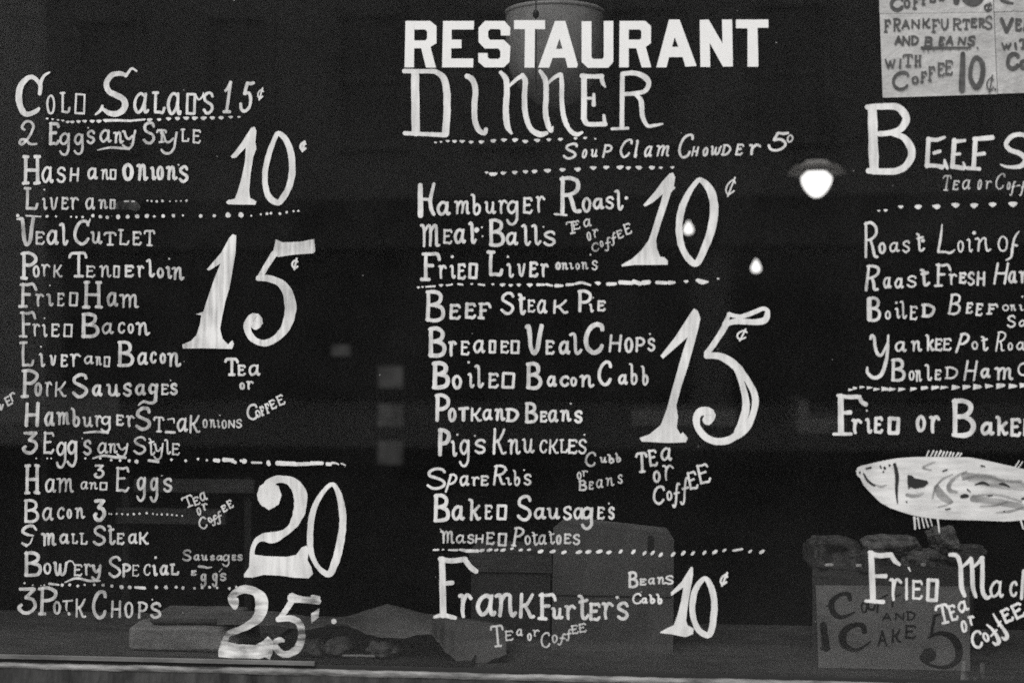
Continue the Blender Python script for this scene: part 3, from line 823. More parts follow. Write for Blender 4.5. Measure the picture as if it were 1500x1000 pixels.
line('menu_line', 'small words Beans Cabb beside the lowest 10', 'mid', (840, 790),
     "=21 B398,478,230,355 =15 E480,537,280,337 a543,603,275,330 n608,678,268,330 s668,737,258,330 =16 C428,502,388,475 a493,547,420,470 =18 b548,602,395,472 b602,655,390,475")
line('price', 'narrow price 10 at the end of Frankfurters', 'bright', (840, 790),
     "*860,198:875,203:876,260:860,350:838,480:825,590:835,625:882,650:876,690:820,713:720,692:640,683:633,676:690,645:735,625:765,540:790,440:805,350:760,380:716,412:714,385:790,310:840,230 "
     "%960,283,34:1005,340,44:1030,440,46:1028,550,50:1005,680,46:970,697,44:910,650,42:876,560,42:872,460,44:896,360,44 =18 /0.2 ¢1058,1148,233,348")
line('price', 'largest price 15 with hollow strokes in the 5', 'bright', (880, 340),
     "*682,558:710,575:730,630:716,700:690,800:640,980:590,1130:553,1270:566,1350:556,1430:585,1480:601,1462:637,1505:625,1537:500,1542:300,1532:284,1505:355,1480:440,1410:485,1290:520,1160:565,1000:605,860:637,768:455,927:438,905:550,760:640,620 "
     "~935,600,28:1020,618,32:1100,595,34:1190,560,30:1225,580,30 ~1222,580,36:1205,640,48:1130,658,42:1000,652,44:915,672,36 -945,595,26:905,675,34 -930,655,44:880,740,44 -880,740,42:820,830,42 -820,830,42:775,887,42 "
     ">840,510 ~972,55,42:1080,60,52:1180,122,62:1262,215,44:1320,320,46:1332,400,48:1312,490,48:1262,590,52:1190,640,56:1130,672,54:1050,682,52:970,652,50:912,580,48:900,510,54:930,465,60:980,462,70:1003,490,74:980,528,76 "
     "~1185,130,44:1225,230,40:1255,340,48:1262,440,56:1235,540,56:1195,610,40 >880,340 =14 /0.2 ¢982,1088,702,802")
line('menu_line', 'words Tea or Coffee under the largest 15', 'mid', (840, 510),
     "=22 T452,547,755,912,4 =19 E545,617,735,867,8 a633,727,722,827 =20 o578,642,890,985 =17 r648,737,848,970 >840,640 =20 C578,672,350,495 =17 o678,727,388,467 =18 f720,785,330,520 f778,852,290,497 =19 E832,912,245,387,12 E902,1002,190,342,14")

# ---- right column
line('heading', 'heading starting Beef S with a very large B', 'bright', (1200, 130),
     "-388,145,68:402,600,70 ~350,135,38:450,132,46:560,132,48:622,180,56:637,230,56:602,290,50:540,320,40:440,332,40 ~540,332,34:620,360,46:670,430,56:676,490,56:640,560,52:560,604,48:450,606,44:360,602,44 "
     "-800,365,32:790,570,32 ~795,370,30:860,375,30:918,356,22 -840,472,26:885,458,26 ~785,562,34:860,565,28:900,575,40 ~940,585,20:925,555,30:918,520,14 -990,375,34:975,575,34 -990,388,30:1068,380,22 -985,482,20:1030,478,24 -975,570,34:1060,582,32 -1055,540,16:1070,580,24 "
     "-1145,365,34:1130,580,34 -1135,370,34:1270,358,36 -1150,482,26:1210,475,28 -1085,582,26:1175,588,28 =30 ~1530,360,30:1480,336,32:1410,350,34:1368,405,32:1400,450,34:1470,475,36:1510,520,36:1480,565,34:1420,575,26:1365,570,20:1328,555,10")
line('menu_line', 'small slanted words Tea or Coffee under the heading Beef', 'thin', (1200, 130),
     "/0.15 =13 T890,975,630,750 E972,1032,668,745 a1038,1118,663,742 o1152,1198,663,742 r1208,1268,670,737 C1282,1368,618,742 o1368,1408,680,742 f1390,1445,672,788 f1462,1515,672,790 -1445,712,10:1470,708,10")
line('dotted_rule', 'rule of triangular dabs under the heading Beef', 'bright', (1200, 130),
     rule("437,895,9 487,892,12 598,866,15 725,866,22 860,865,24 1000,855,24 1135,857,24 1270,850,23 1420,848,26"))
line('menu_line', 'line reading Roast Loin of', 'mid', (1200, 300),
     "=23 R320,438,120,397 =21 o430,492,270,362 =16 a508,592,270,350 s605,667,258,352 =19 t700,778,205,347 .760,262,16 =17 ~900,145,9:890,240,18:872,340,18 ~872,345,18:920,345,16:960,352,18:992,330,10 =14 o1008,1062,258,350 i1078,1128,245,350 .1135,205,15 =17 n1138,1262,235,347 =14 o1303,1387,225,345 =16 ~1462,195,10:1430,245,16:1415,320,18:1405,380,18:1370,405,12 -1415,290,14:1448,298,18")
line('menu_line', 'line reading Roast Fresh Ham', 'mid', (1200, 300),
     "/0.1 =24 R322,457,435,637 /0 =19 a463,533,525,617 a548,622,530,617 =17 s638,717,515,607 =26 t728,817,465,602 =22 F838,972,425,602 =17 r945,1012,500,590 =21 E1018,1082,488,582 =18 s1083,1142,488,592 =20 h1148,1222,483,597 /0.12 =19 h1265,1400,420,587 /0 =21 a1380,1452,480,580 m1460,1560,480,580")
line('menu_line', 'line reading Boiled Beef onions', 'mid', (1200, 300),
     "=26 B350,457,670,857 =34 -365,690,34:368,840,36 =16 o478,528,770,842 .565,717,11 i552,598,750,835 l588,645,700,837 E660,722,735,845 =26 D743,852,720,827 /0.15 =18 B938,1052,650,807 /0.1 E1068,1132,710,800 E1138,1207,715,817 F1220,1317,720,805 /0 =12 o1338,1392,728,780 n1395,1445,728,778 i1460,1500,728,778 .1488,672,9 =16 s1373,1442,805,900 =14 a1458,1522,840,895")
line('menu_line', 'line reading Yankee Pot Roast', 'mid', (1200, 470),
     "~375,130,18:385,106,20:402,120,22:410,190,22:428,240,24:460,245,20:500,160,14 ~506,105,16:500,220,22:488,300,26:455,392,28:400,415,26:355,380,24:352,340,16 =19 a548,643,145,230 n668,758,140,227 j775,848,95,225 =17 E843,907,123,222 E903,972,122,220 /0.3 =21 p988,1112,85,237 /0 =15 o1113,1168,145,212 =18 t1178,1242,108,222 /0.15 =13 R1283,1380,75,225 /0 o1378,1422,155,217 a1440,1510,150,217")
line('menu_line', 'line reading Boiled Ham C', 'mid', (1200, 470),
     "=26 B523,637,270,447 =15 o652,702,360,437 n700,755,355,447 =18 l768,832,313,440 =16 E843,897,350,437 =17 D918,1018,333,427 /0.12 =18 h1048,1168,285,442 /0 =21 a1178,1258,340,422 m1278,1425,335,437 =15 C1450,1540,300,405")
line('dotted_rule', 'rule of wedge dabs above Fried or Baked', 'bright', (1200, 470),
     rule("230,505,12 262,492,12 312,485,14 368,490,16 420,500,16 485,498,20 535,499,18 605,500,18 690,498,17 768,490,19 850,487,20 915,487,20 1000,485,22 1080,485,21 1160,482,23 1245,478,22 1330,475,23 1420,478,23 1500,475,24", "<"))
line('menu_line', 'large line reading Fried or Baked', 'mid', (1200, 470),
     "-158,548,42:160,822,42 ~135,545,24:220,556,30:298,554,30 ~295,556,28:312,592,32:342,610,36 -180,672,26:228,668,34 -105,828,22:235,826,24 =27 r230,318,710,832 =23 i332,392,705,827 .348,655,8 =25 E395,472,695,827 =33 d493,597,693,837 =29 o703,787,685,817 r798,892,685,827 =40 B963,1152,562,857 =29 a1173,1288,733,842 =28 j1285,1390,690,845 =27 E1393,1482,705,852 d1490,1570,705,850")

# the painted fish and what is drawn on it
p = Paint()
draw(p, "*270,300:280,272:310,258:400,238:470,222:550,207:620,200:700,195:800,194:900,194:1000,195:1100,198:1200,215:1300,238:1400,260:1500,284:1600,312:1700,352:1790,410:1860,440:1960,380:2000,390:1960,470:1985,560:1940,570:1850,500:1760,550:1660,610:1580,642:1500,655:1420,664:1350,666:1200,660:1000,655:860,648:750,635:680,620:600,596:520,568:450,530:400,482:360,440:325,402:302,352:276,328 =12 "
     "-785,192,9:802,150,12 -815,190,9:838,150,14 -845,190,9:862,155,14 -870,190,9:892,150,16 -900,190,9:915,158,14 -925,190,9:940,155,10 -950,192,9:965,160,14 -975,192,9:985,165,12 -1000,192,9:1020,165,14 -1025,194,9:1042,168,12 "
     "-697,635,18:702,722,14 -722,640,14:735,718,10 -752,640,10:770,712,10 -780,645,10:800,708,10 -812,645,8:828,700,8 -868,648,14:880,745,10 -1435,268,10:1465,222,8 -1460,272,8:1490,230,8 -1475,655,14:1495,720,12", 1200, 630)
fish = p.build('painted_fish', M['fish'], window)
fish['label'] = 'large white mackerel painted on the glass'
p = Paint(y=-0.0018)
draw(p, "~325,315,10:350,360,16:380,388,16:408,402,12 ~552,248,24:570,330,28:566,420,22:568,480,14:574,532,8 .448,262,8 .452,275,6 .480,275,12 .515,255,10 .470,302,8 .298,308,9 -342,280,10:380,270,12 "
        "*648,325:680,330:700,350:790,368:800,385:770,412:700,425:668,412:655,430:645,380 ~1140,398,6:1200,382,18:1245,402,8 ~1318,392,8:1350,392,18:1395,412,8 ~1040,485,20:1070,478,30:1090,480,16 -1085,430,10:1108,450,6 -1185,258,12:1215,264,6 -905,298,10:938,286,8 -1235,478,8:1268,474,8 -1485,500,14:1510,495,14 .640,522,7 -925,578,8:960,572,8 .1355,592,7", 1200, 630)
fd = p.build('drawn_detail', M['dark'], fish)
fd['label'] = 'dark mouth, gill line and fin patch of the fish'
p = Paint(y=-0.0016)
draw(p, "~1060,330,50:1200,360,80:1340,390,70:1500,410,60 ~1120,500,40:1300,520,50:1500,560,44 ~860,420,50:900,480,60:960,520,40 ~640,470,24:700,480,30:760,460,20 ~1010,450,18:960,440,34:950,400,30:1000,340,22:1080,300,12 ~830,500,16:850,420,14:900,360,16:980,320,10 ~870,560,8:930,545,16:980,520,10 ~1050,360,12:1150,330,18:1260,335,24:1330,365,18:1480,370,22 ~1120,480,14:1300,470,18:1480,520,18 ~1180,555,10:1290,548,14:1380,520,8 ~1300,600,12:1400,590,20:1500,560,14 ~850,230,10:760,270,18:820,290,12 ~410,395,14:450,410,20:490,400,10", 1200, 630)
fg = p.build('grey_shading', paint_mat('grey_fish_shading', 0.16, 0.46, 0.34, 1.2, 60.0, 0.3), fish)
fg['label'] = 'grey brush shading on the flank of the fish'
LINES.append(fish)

line('menu_line', 'large line starting Fried Mack under the fish', 'bright', (1200, 800),
     "-380,45,40:394,395,44 ~368,42,30:440,66,36:528,58,36 ~525,60,34:552,102,34:588,132,22 -400,217,26:488,215,32 -340,398,24:470,405,32 =25 r508,612,225,402 -640,235,18:640,385,20 ~655,155,14:668,180,8 =21 E673,762,240,392 =30 d778,880,225,407 "
     "~955,60,26:1010,68,32:1035,150,32:1042,290,36:1066,362,26 ~1045,150,20:1090,112,26:1112,85,28 ~1115,92,28:1122,200,32:1126,300,30:1148,368,24 ~1130,150,20:1170,112,24:1190,80,28 ~1195,80,30:1196,200,32:1196,320,32:1225,375,30:1260,360,20 =21 a1243,1355,245,377 c1390,1455,250,372 -1497,175,22:1482,380,24")
line('menu_line', 'slanted words Tea or Coffee under Fried Mack', 'bright', (1200, 800),
     "=23 T852,962,415,570,14 =20 E945,1012,420,547,18 a1008,1095,395,485,20 o1033,1088,535,632,8 r1088,1145,500,582,12 =22 C1108,1200,610,748,12 =20 o1193,1248,622,702,20 ~1228,572,12:1262,600,20:1300,652,26:1316,695,30:1295,716,24:1272,700,14 -1258,655,14:1300,610,16 ~1275,493,12:1305,545,20:1345,597,24:1376,650,30:1362,678,26:1338,664,14 -1312,580,14:1330,545,12 =22 E1332,1415,445,562,28 E1408,1502,408,532,28")

# stretcher of the frame round the glass
v, f = join(box(GX0 - 0.09, GX0, -0.03, 0.05, SILLZ, GTOP + 0.09), box(GX1, GX1 + 0.09, -0.03, 0.05, SILLZ, GTOP + 0.09), box(GX0, GX1, -0.028, 0.05, GTOP, GTOP + 0.088))
mesh_obj('window_frame', v, f, M['frame'], window)
# sill: a worn pale edge on a dark weathered face
n = 700
V, F = [], []
prof = [(0.004, 0.0032), (-0.004, 0.0042), (-0.010, 0.001), (-0.0115, -0.004), (-0.010, -0.008)]
for i in range(n + 1):
    x = GX0 - 0.12 + (GX1 - GX0 + 0.24) * i / n
    for yy, zz in prof:
        V.append((x, yy + 0.0026 * noise.noise(Vector((x * 14, yy * 200, 0))), SILLZ + zz + 0.0016 * noise.noise(Vector((x * 9, 4 + zz * 99, 0))) + 0.0012 * noise.noise(Vector((x * 45, 8 + zz * 99, 0)))))
m_ = len(prof)
for i in range(n):
    for j in range(m_ - 1):
        F.append((i * m_ + j, i * m_ + j + 1, (i + 1) * m_ + j + 1, (i + 1) * m_ + j))
o = mesh_obj('sill_edge', V, F, M['sill_edge'], window, True)
o['label'] = 'worn pale edge of the window sill'
v, f = box(GX0 - 0.12, GX1 + 0.12, -0.009, 0.03, SILLZ - 0.16, SILLZ - 0.0072)
mesh_obj('window_sill', v, f, M['sill'], window)
bx1 = at(462, 970).x
v, f = box(GX0, bx1, -0.010, -0.001, SILLZ + 0.0125, SILLZ + 0.0200)
mesh_obj('glazing_bead', v, f, M['bead'], window)
v, f = box(GX0, GX1, -0.0042, -0.0005, SILLZ + 0.0048, SILLZ + 0.0122)
mesh_obj('glazing_groove', v, f, M['dark'], window)

# ---------------------------------------------------------------- shop front, street and the far side
def setting(name, vf, m, label=None):
    o = mesh_obj(name, vf[0], vf[1], m)
    o['kind'] = 'structure'
    return o


setting('road', box(-60, 60, -14.0, -4.2, -0.3, -0.12), M['road'])
setting('pavement', box(-60, 60, -4.2, 0.3, -0.3, 0.0), M['pavement'])
setting('far_pavement', box(-60, 60, -17.0, -14.0, -0.3, 0.0), M['road'])
ff = empty('restaurant_front', (0, 0, 0), 'dark shop front wall around the painted window', 'building')
v, f = join(box(-6, GX0 - 0.09, -0.02, 0.25, 0, 7), box(GX1 + 0.09, 6, -0.02, 0.25, 0, 7), box(GX0 - 0.09, GX1 + 0.09, -0.02, 0.25, GTOP + 0.09, 7), box(GX0 - 0.09, GX1 + 0.09, 0.032, 0.25, 0, SILLZ - 0.005))
mesh_obj('wall', v, f, M['frame'], ff)

# room behind the glass
setting('room_floor', box(-5, 5, 0.25, 7.6, -0.2, 0.0), M['wall_in'])
setting('room_ceiling', box(-5, 5, 0.25, 7.6, 3.5, 3.6), M['wall_in'])
setting('room_walls', join(box(-5.1, -5, 0.25, 7.6, 0, 3.5), box(5, 5.1, 0.25, 7.6, 0, 3.5), box(-5, 5, 7.5, 7.6, 0, 3.5)), M['wall_in'])

# the far side of the street, unseen but for dim reflections, keeps bright sky off the glass
def facade(name, x0, x1, h, m, label, rows, cols, y=-17.0, plain=False):
    e = empty(name, ((x0 + x1) / 2, y, 0), label, 'building')
    v, f = box(x0, x1, y - 6, y, 0, h)
    mesh_obj('wall', v, f, m, e)
    if plain:
        return e
    w = (x1 - x0) / cols
    for r in range(rows):
        for c in range(cols):
            xa = x0 + w * (c + 0.28)
            xb = x0 + w * (c + 0.72)
            za = 4.3 + r * 3.3
            if za + 2 > h:
                continue
            v, f = join(box(xa - .08, xa, y, y + .06, za, za + 1.8), box(xb, xb + .08, y, y + .06, za, za + 1.8), box(xa - .08, xb + .08, y, y + .07, za - .1, za), box(xa - .08, xb + .08, y, y + .07, za + 1.8, za + 1.95), box(xa, xb, y, y + .05, za + .87, za + .93))
            wd = mesh_obj('window', v, f, m, e)
            v, f = box(xa, xb, y, y + .02, za, za + 1.8)
            mesh_obj('pane', v, f, M['winglass'], wd, origin=(0, 0, 0) if False else parent_origin(e))
    # shop front at street level
    v, f = join(box(x0 + .3, x1 - .3, y, y + .1, 0.7, 2.7))
    mesh_obj('shop_glass', v, f, M['far_shop'], e)
    v, f = box(x0 + .1, x1 - .1, y, y + .25, 2.8, 3.5)
    mesh_obj('fascia', v, f, M['far_fascia'], e)
    return e


facade('tenement_building', -8.49, 1.09, 16, M['brick'], 'dark brick tenement directly across the street', 4, 5)
facade('tenement_building', 1.1, 11.69, 17, M['brick'], 'dark brick tenement across the street towards the right', 4, 5)
facade('corner_building', -20.0, -8.5, 11, M['pale'], 'pale blank wall of a building across the street towards the left', 2, 5, plain=True)  # left blank and pale so the left of the glass reflects brighter
facade('tenement_building', 11.7, 30, 15, M['brick'], 'long dark brick tenement furthest to the right across the street', 3, 8)
facade('tenement_building', -40.0, -20.2, 14, M['brick'], 'long dark brick tenement furthest to the left across the street', 3, 8)

# ---------------------------------------------------------------- display shelf and what stands on it
SHZ = SILLZ + 0.003
shelf = empty('display_shelf', (0, 0.3, SHZ), 'grey wooden display shelf just inside the shop window', 'shelf')
v, f = box(GX0, GX1, 0.0075, 0.56, SHZ - 0.03, SHZ)
mesh_obj('shelf_board', v, f, M['shelf'], shelf)
for x in (-1.6, -0.5, 0.6, 1.7):
    v, f = box(x, x + 0.05, 0.3, 0.36, 0.0, SHZ - 0.03)
    mesh_obj('support', v, f, M['frame'], shelf)


def on_shelf(px, d):
    return at(px, 900, d).x


# plain carton in the middle
d = 0.23
c0, c1 = on_shelf(808, d), on_shelf(986, d)
zt0, zt1 = at(812, 772, d).z, at(987, 790, d).z
e = empty('cardboard_carton', ((c0 + c1) / 2, d, SHZ), 'plain dull cardboard carton with a sloping top behind the word Frankfurters', 'box')
V = [(c0, d, SHZ), (c1, d, SHZ), (c1 - .01, d + .2, SHZ), (c0 + .02, d + .2, SHZ), (c0 + .004, d, zt0), (c1 + .002, d, zt1), (c1 - .012, d + .2, zt1), (c0 + .022, d + .2, zt0)]
Fb = [(0, 3, 2, 1), (4, 5, 6, 7), (0, 1, 5, 4), (1, 2, 6, 5), (2, 3, 7, 6), (3, 0, 4, 7)]
mesh_obj('carton_body', V, Fb, M['carton'], e)
v, f = box(c0 + 0.012, c1 - 0.004, d - 0.003, d - 0.0005, zt0 - 0.083, zt0 - 0.055)
q = at(953, 795, d - .003)
v2, f2 = join(box(q.x - .006, q.x + .006, d - 0.003, d - 0.0006, q.z - 0.016, q.z + 0.016))
mesh_obj('hand_slot', v2, f2, M['dark'], e)
v2, f2 = box(c0 + 0.006, c1 - 0.004, d - 0.0022, d - 0.0004, at(0 + 900, 872, d).z - .001, at(900, 872, d).z + .001)
mesh_obj('tape_seam', v2, f2, M['carton_dark'], e)
# darker carton beside it
d = 0.34
c0, c1 = on_shelf(690, d), on_shelf(806, d)
z1 = at(750, 808, d).z
zm = at(750, 838, d).z
e = empty('dark_carton', ((c0 + c1) / 2, d, SHZ), 'darker carton with a paler lid standing left of the plain carton', 'box')
v, f = box(c0, c1, d, d + .17, SHZ, zm)
mesh_obj('carton_body', v, f, M['carton_dark'], e)
v, f = box(c0 - .004, c1 + .004, d - .004, d + .174, zm + 0.001, z1)
mesh_obj('lid', v, f, M['crate'], e)

# wrapped parcel on the left
d = 0.13
c0, c1 = on_shelf(187, d), on_shelf(352, d)
zt = at(260, 919, d).z
e = empty('wrapped_parcel', ((c0 + c1) / 2, d, SHZ), 'flat wrapped parcel with rounded corners under 3 Pork Chops', 'parcel')


def round_box(x0, x1, y0, y1, z0, z1, r, amp=0.003, n=40, seed=0):
    V, F = [], []
    cx, cy, cz = (x0 + x1) / 2, (y0 + y1) / 2, (z0 + z1) / 2
    hx, hy, hz = (x1 - x0) / 2, (y1 - y0) / 2, (z1 - z0) / 2
    idx = {}

    def vert(p):
        key = tuple(round(t, 4) for t in p)
        if key in idx:
            return idx[key]
        P = Vector((p[0] * hx, p[1] * hy, p[2] * hz))
        I = Vector((max(-hx + r, min(hx - r, P.x)), max(-hy + r, min(hy - r, P.y)), max(-hz + r, min(hz - r, P.z))))
        D = P - I
        if D.length > 1e-9:
            P = I + D.normalized() * r
        P += Vector((noise.noise(P * 25 + Vector((seed, 0, 0))), noise.noise(P * 25 + Vector((seed, 5, 0))), noise.noise(P * 25 + Vector((seed, 9, 0))) if P.z > -hz * .9 else 0)) * amp
        V.append((cx + P.x, cy + P.y, cz + P.z))
        idx[key] = len(V) - 1
        return idx[key]
    for ax in range(3):
        for s in (-1, 1):
            for i in range(n):
                for j in range(n):
                    q = []
                    for a, b in ((i, j), (i + 1, j), (i + 1, j + 1), (i, j + 1)):
                        p = [0, 0, 0]
                        p[ax] = s
                        p[(ax + 1) % 3] = -1 + 2 * a / n
                        p[(ax + 2) % 3] = -1 + 2 * b / n
                        q.append(vert(p))
                    F.append(tuple(q if s > 0 else q[::-1]))
    return V, F


v, f = round_box(c0, c1, d, d + .16, SHZ + 0.001, zt, 0.008, 0.004)
mesh_obj('wrapping', v, f, M['parcel'], e, True)
v, f = round_box(c0 + .04, c1 - .02, d + .02, d + .15, zt + 0.001, at(300, 905, d).z, 0.008, 0.004, 24, 3)
mesh_obj('folded_top', v, f, M['carton'], e, True)

# curling shelf paper
UP = [(318, 898), (360, 894), (400, 894), (440, 900), (470, 906), (489, 907), (505, 903), (525, 897), (545, 890), (567, 884), (590, 889), (620, 897), (660, 902), (700, 907), (735, 913), (742, 918)]
LO = [(318, 914), (400, 915), (430, 920), (450, 922), (470, 918), (489, 911), (505, 912), (520, 920), (540, 929), (560, 933), (590, 934), (615, 929), (632, 928), (642, 940), (655, 956), (670, 968), (685, 972), (708, 971), (728, 963), (742, 958)]


def interp(T, x, sm=True):
    for (a, ya), (b, yb) in zip(T, T[1:]):
        if a <= x <= b:
            t = (x - a) / (b - a)
            t = t * t * (3 - 2 * t) if sm else t
            return ya + (yb - ya) * t
    return T[-1][1]


V, F = [], []
nx, ny = 160, 12
for i in range(nx + 1):
    px = 318 + (742 - 318) * i / nx
    a = at(px, interp(LO, px), 0.085)
    b = at(px, interp(UP, px, False), 0.26 + 0.02 * math.sin(px * .03))
    for j in range(ny + 1):
        t = j / ny
        c_ = a.lerp(b, t)
        c_.z += 0.010 * math.sin(math.pi * t) * 0.6 + 0.0012 * noise.noise(c_ * 40)
        c_.z = max(c_.z, SHZ + 0.002)
        V.append(c_)
nt = len(V)
for k in range(nt):
    V.append(V[k] + Vector((0, 0.0004, -0.0012)))
st = ny + 1
for i in range(nx):
    for j in range(ny):
        q = (i * st + j, (i + 1) * st + j, (i + 1) * st + j + 1, i * st + j + 1)
        F.append(q)
        F.append(tuple(t + nt for t in q[::-1]))
for i in range(nx):
    F.append((i * st, i * st + nt, (i + 1) * st + nt, (i + 1) * st))
    F.append((i * st + ny, (i + 1) * st + ny, (i + 1) * st + ny + nt, i * st + ny + nt))
for j in range(ny):
    F.append((j, j + 1, j + 1 + nt, j + nt))
    F.append((nx * st + j, nx * st + j + nt, nx * st + j + 1 + nt, nx * st + j + 1))
o = mesh_obj('shelf_paper', V, F, M['cloth'], None, True, origin=(on_shelf(530, .2), .2, SHZ))
tag(o, 'curling plain grey sheet of paper waving along the shelf', 'paper')

# tin tray of pastries, widened and near-black as shade under the paper
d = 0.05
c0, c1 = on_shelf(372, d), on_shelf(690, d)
e = empty('pastry_tray', ((c0 + c1) / 2, d + .03, SHZ), 'wide tin tray, near-black for the shade under the curling paper', 'tray')
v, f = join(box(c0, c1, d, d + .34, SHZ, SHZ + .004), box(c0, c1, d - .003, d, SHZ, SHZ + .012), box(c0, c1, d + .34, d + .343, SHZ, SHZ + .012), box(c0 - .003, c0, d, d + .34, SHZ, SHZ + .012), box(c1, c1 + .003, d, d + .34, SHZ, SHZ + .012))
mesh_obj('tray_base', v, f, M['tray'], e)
for i, (px, r, h, lab) in enumerate(((455, .028, .022, 'small pastry at the left end of the tin tray'), (495, .03, .026, 'flat pastry in the middle of the tin tray'), (560, .034, .024, 'broad pastry beside the right end of the tin tray'))):
    x = on_shelf(px, d + .05)
    v, f = lump((x, d + .055, SHZ + .004 + h * .62), r, .035, h, 0, .35, i + 3, flat=.35)
    o = mesh_obj('pastry', v, f, M['bread_d'], None, True, origin=(x, d + .055, SHZ + .004))
    tag(o, lab, 'pastry')
v, f = box(on_shelf(500, d), on_shelf(548, d), d + .006, d + .011, SHZ + .0145, SHZ + .0215)
o = mesh_obj('folded_napkin', *round_box(on_shelf(500, d), on_shelf(548, d), d + .004, d + .012, SHZ + .014, SHZ + .020, .003, .002, 10), M['parcel'], None, True, origin=(on_shelf(520, d), d, SHZ + .004))
tag(o, 'pale folded napkin at the front of the tin tray', 'napkin')

# crate with the coffee and cake placard
d = 0.12
c0, c1 = on_shelf(1190, d), on_shelf(1422, d)
zr = at(1300, 829, d).z
e = empty('bread_crate', ((c0 + c1) / 2, d, SHZ), 'dark open crate of bread standing right of the carton', 'crate')
v, f = join(box(c0, c1, d, d + .012, SHZ, zr), box(c0, c1, d + .26, d + .272, SHZ, zr), box(c0, c0 + .012, d + .012, d + .26, SHZ, zr), box(c1 - .012, c1, d + .012, d + .26, SHZ, zr), box(c0 + .012, c1 - .012, d + .012, d + .26, SHZ, SHZ + .1))
v = [(x + 0.24 * (yy - d), yy, z) for x, yy, z in v]      # the crate stands a little askew
mesh_obj('crate_body', v, f, M['crate'], e)
dp = d - 0.006
pl = empty('lettered_placard', ((c0 + c1) / 2, dp, SHZ), 'grey placard lettered Coffee and Cake 5 leaning on the crate', 'sign')
q0, q1, q2, q3 = at(1195, 857, dp), at(1420, 859, dp), at(1421, 984, dp), at(1199, 986, dp)
q2.z = max(q2.z, SHZ + .001)
q3.z = max(q3.z, SHZ + .001)
t_ = Vector((0, 0.004, 0))
mesh_obj('board', [q0, q1, q2, q3, q0 + t_, q1 + t_, q2 + t_, q3 + t_], [(0, 3, 2, 1), (4, 5, 6, 7), (0, 1, 5, 4), (1, 2, 6, 5), (2, 3, 7, 6), (3, 0, 4, 7)], M['placard'], pl)


def draw_on(surface_y, text, org, w, name, m, parent, sc=5.0):
    P = Paint(y=surface_y)
    draw(P, text, org[0], org[1], sc, w)
    return P.build(name, m, parent)


draw_on(dp - 0.0008, "~225,385,34:215,352,34:170,345,26:110,380,34:88,430,44:110,490,40:160,515,28:215,500,16:262,478,8 ~50,435,6:75,430,10:95,420,12 =14 o300,360,400,485 ~365,395,12:360,450,16:400,455,16:415,390,10 -430,400,14:425,480,14 -430,390,10:500,352,10 -540,380,14:535,435,14 -540,375,10:600,345,8 "
     "=12 A460,530,480,545 N550,625,480,540 D635,705,472,540 -30,570,48:50,745,56 -10,745,14:80,748,12 ~330,620,40:320,580,38:270,570,30:200,600,44:170,660,56:190,725,44:260,755,26:320,735,16:375,690,8 "
     "=15 A425,500,610,730 K525,605,600,705 E620,712,570,675 -845,505,20:820,650,20 -845,505,16:890,492,10 ~800,665,14:880,632,26:970,660,48:1020,740,58:1010,830,44:930,880,24:830,870,18:760,830,30 *735,800:770,750:820,740:858,780:850,820:800,845:740,830",
     (1200, 800), 14, 'lettering', M['ink2'], pl)

for i, (px, py, dd, rx, ry, rz, rot, m, nm, cat, lab) in enumerate((
        (1220, 812, .17, .048, .05, .036, .2, 'bread_d', 'bread_loaf', 'bread', 'dark blocky loaf at the left end of the crate'),
        (1304, 797, .20, .060, .04, .020, -.1, 'bread', 'bread_roll', 'bread', 'long pale roll lying across the back of the crate'),
        (1380, 790, .20, .030, .03, .026, 0, 'bread', 'bread_roll', 'bread', 'small round bun standing highest in the crate'),
        (1412, 814, .21, .038, .035, .024, .1, 'bread_d', 'bread_roll', 'bread', 'rough dark roll at the right end of the crate'),
        (1268, 822, .16, .050, .04, .026, 0, 'bread_d', 'bread_loaf', 'bread', 'flat dark loaf in the middle of the crate'),
        (1350, 822, .17, .045, .04, .024, .4, 'bread', 'bread_roll', 'bread', 'plain roll below the small round bun'),
        (1194, 812, .19, .020, .03, .026, .4, 'bread_d', 'bread_roll', 'bread', 'small crust leaning over the left corner of the crate'),
)):
    c_ = at(px, py, dd)
    v, f = lump(c_, rx, ry, rz, rot, .22 if i in (0, 1, 3, 4) else .34, i + 1, sq=.5 if i in (0, 3, 4) else .75)
    o = mesh_obj(nm, v, f, M[m], None, True, origin=(c_.x, c_.y, c_.z - rz))
    tag(o, lab, cat)
for i, (px, py, w_, lab) in enumerate(((1213, 830, .022, 'larger white paper scrap tucked under the loaf in the crate'), (1258, 831, .014, 'narrow white paper scrap at the crate rim'), (1353, 830, .010, 'tiny white paper scrap near the right of the crate'))):
    c_ = at(px, py, .118)
    v, f = round_box(c_.x - w_ / 2, c_.x + w_ / 2, .1185, .128, c_.z + .0005, c_.z + .0075, .002, .002, 8, i)
    o = mesh_obj('paper_scrap', v, f, M['paper'], None, True, origin=(c_.x, .12, zr))
    tag(o, lab, 'paper')

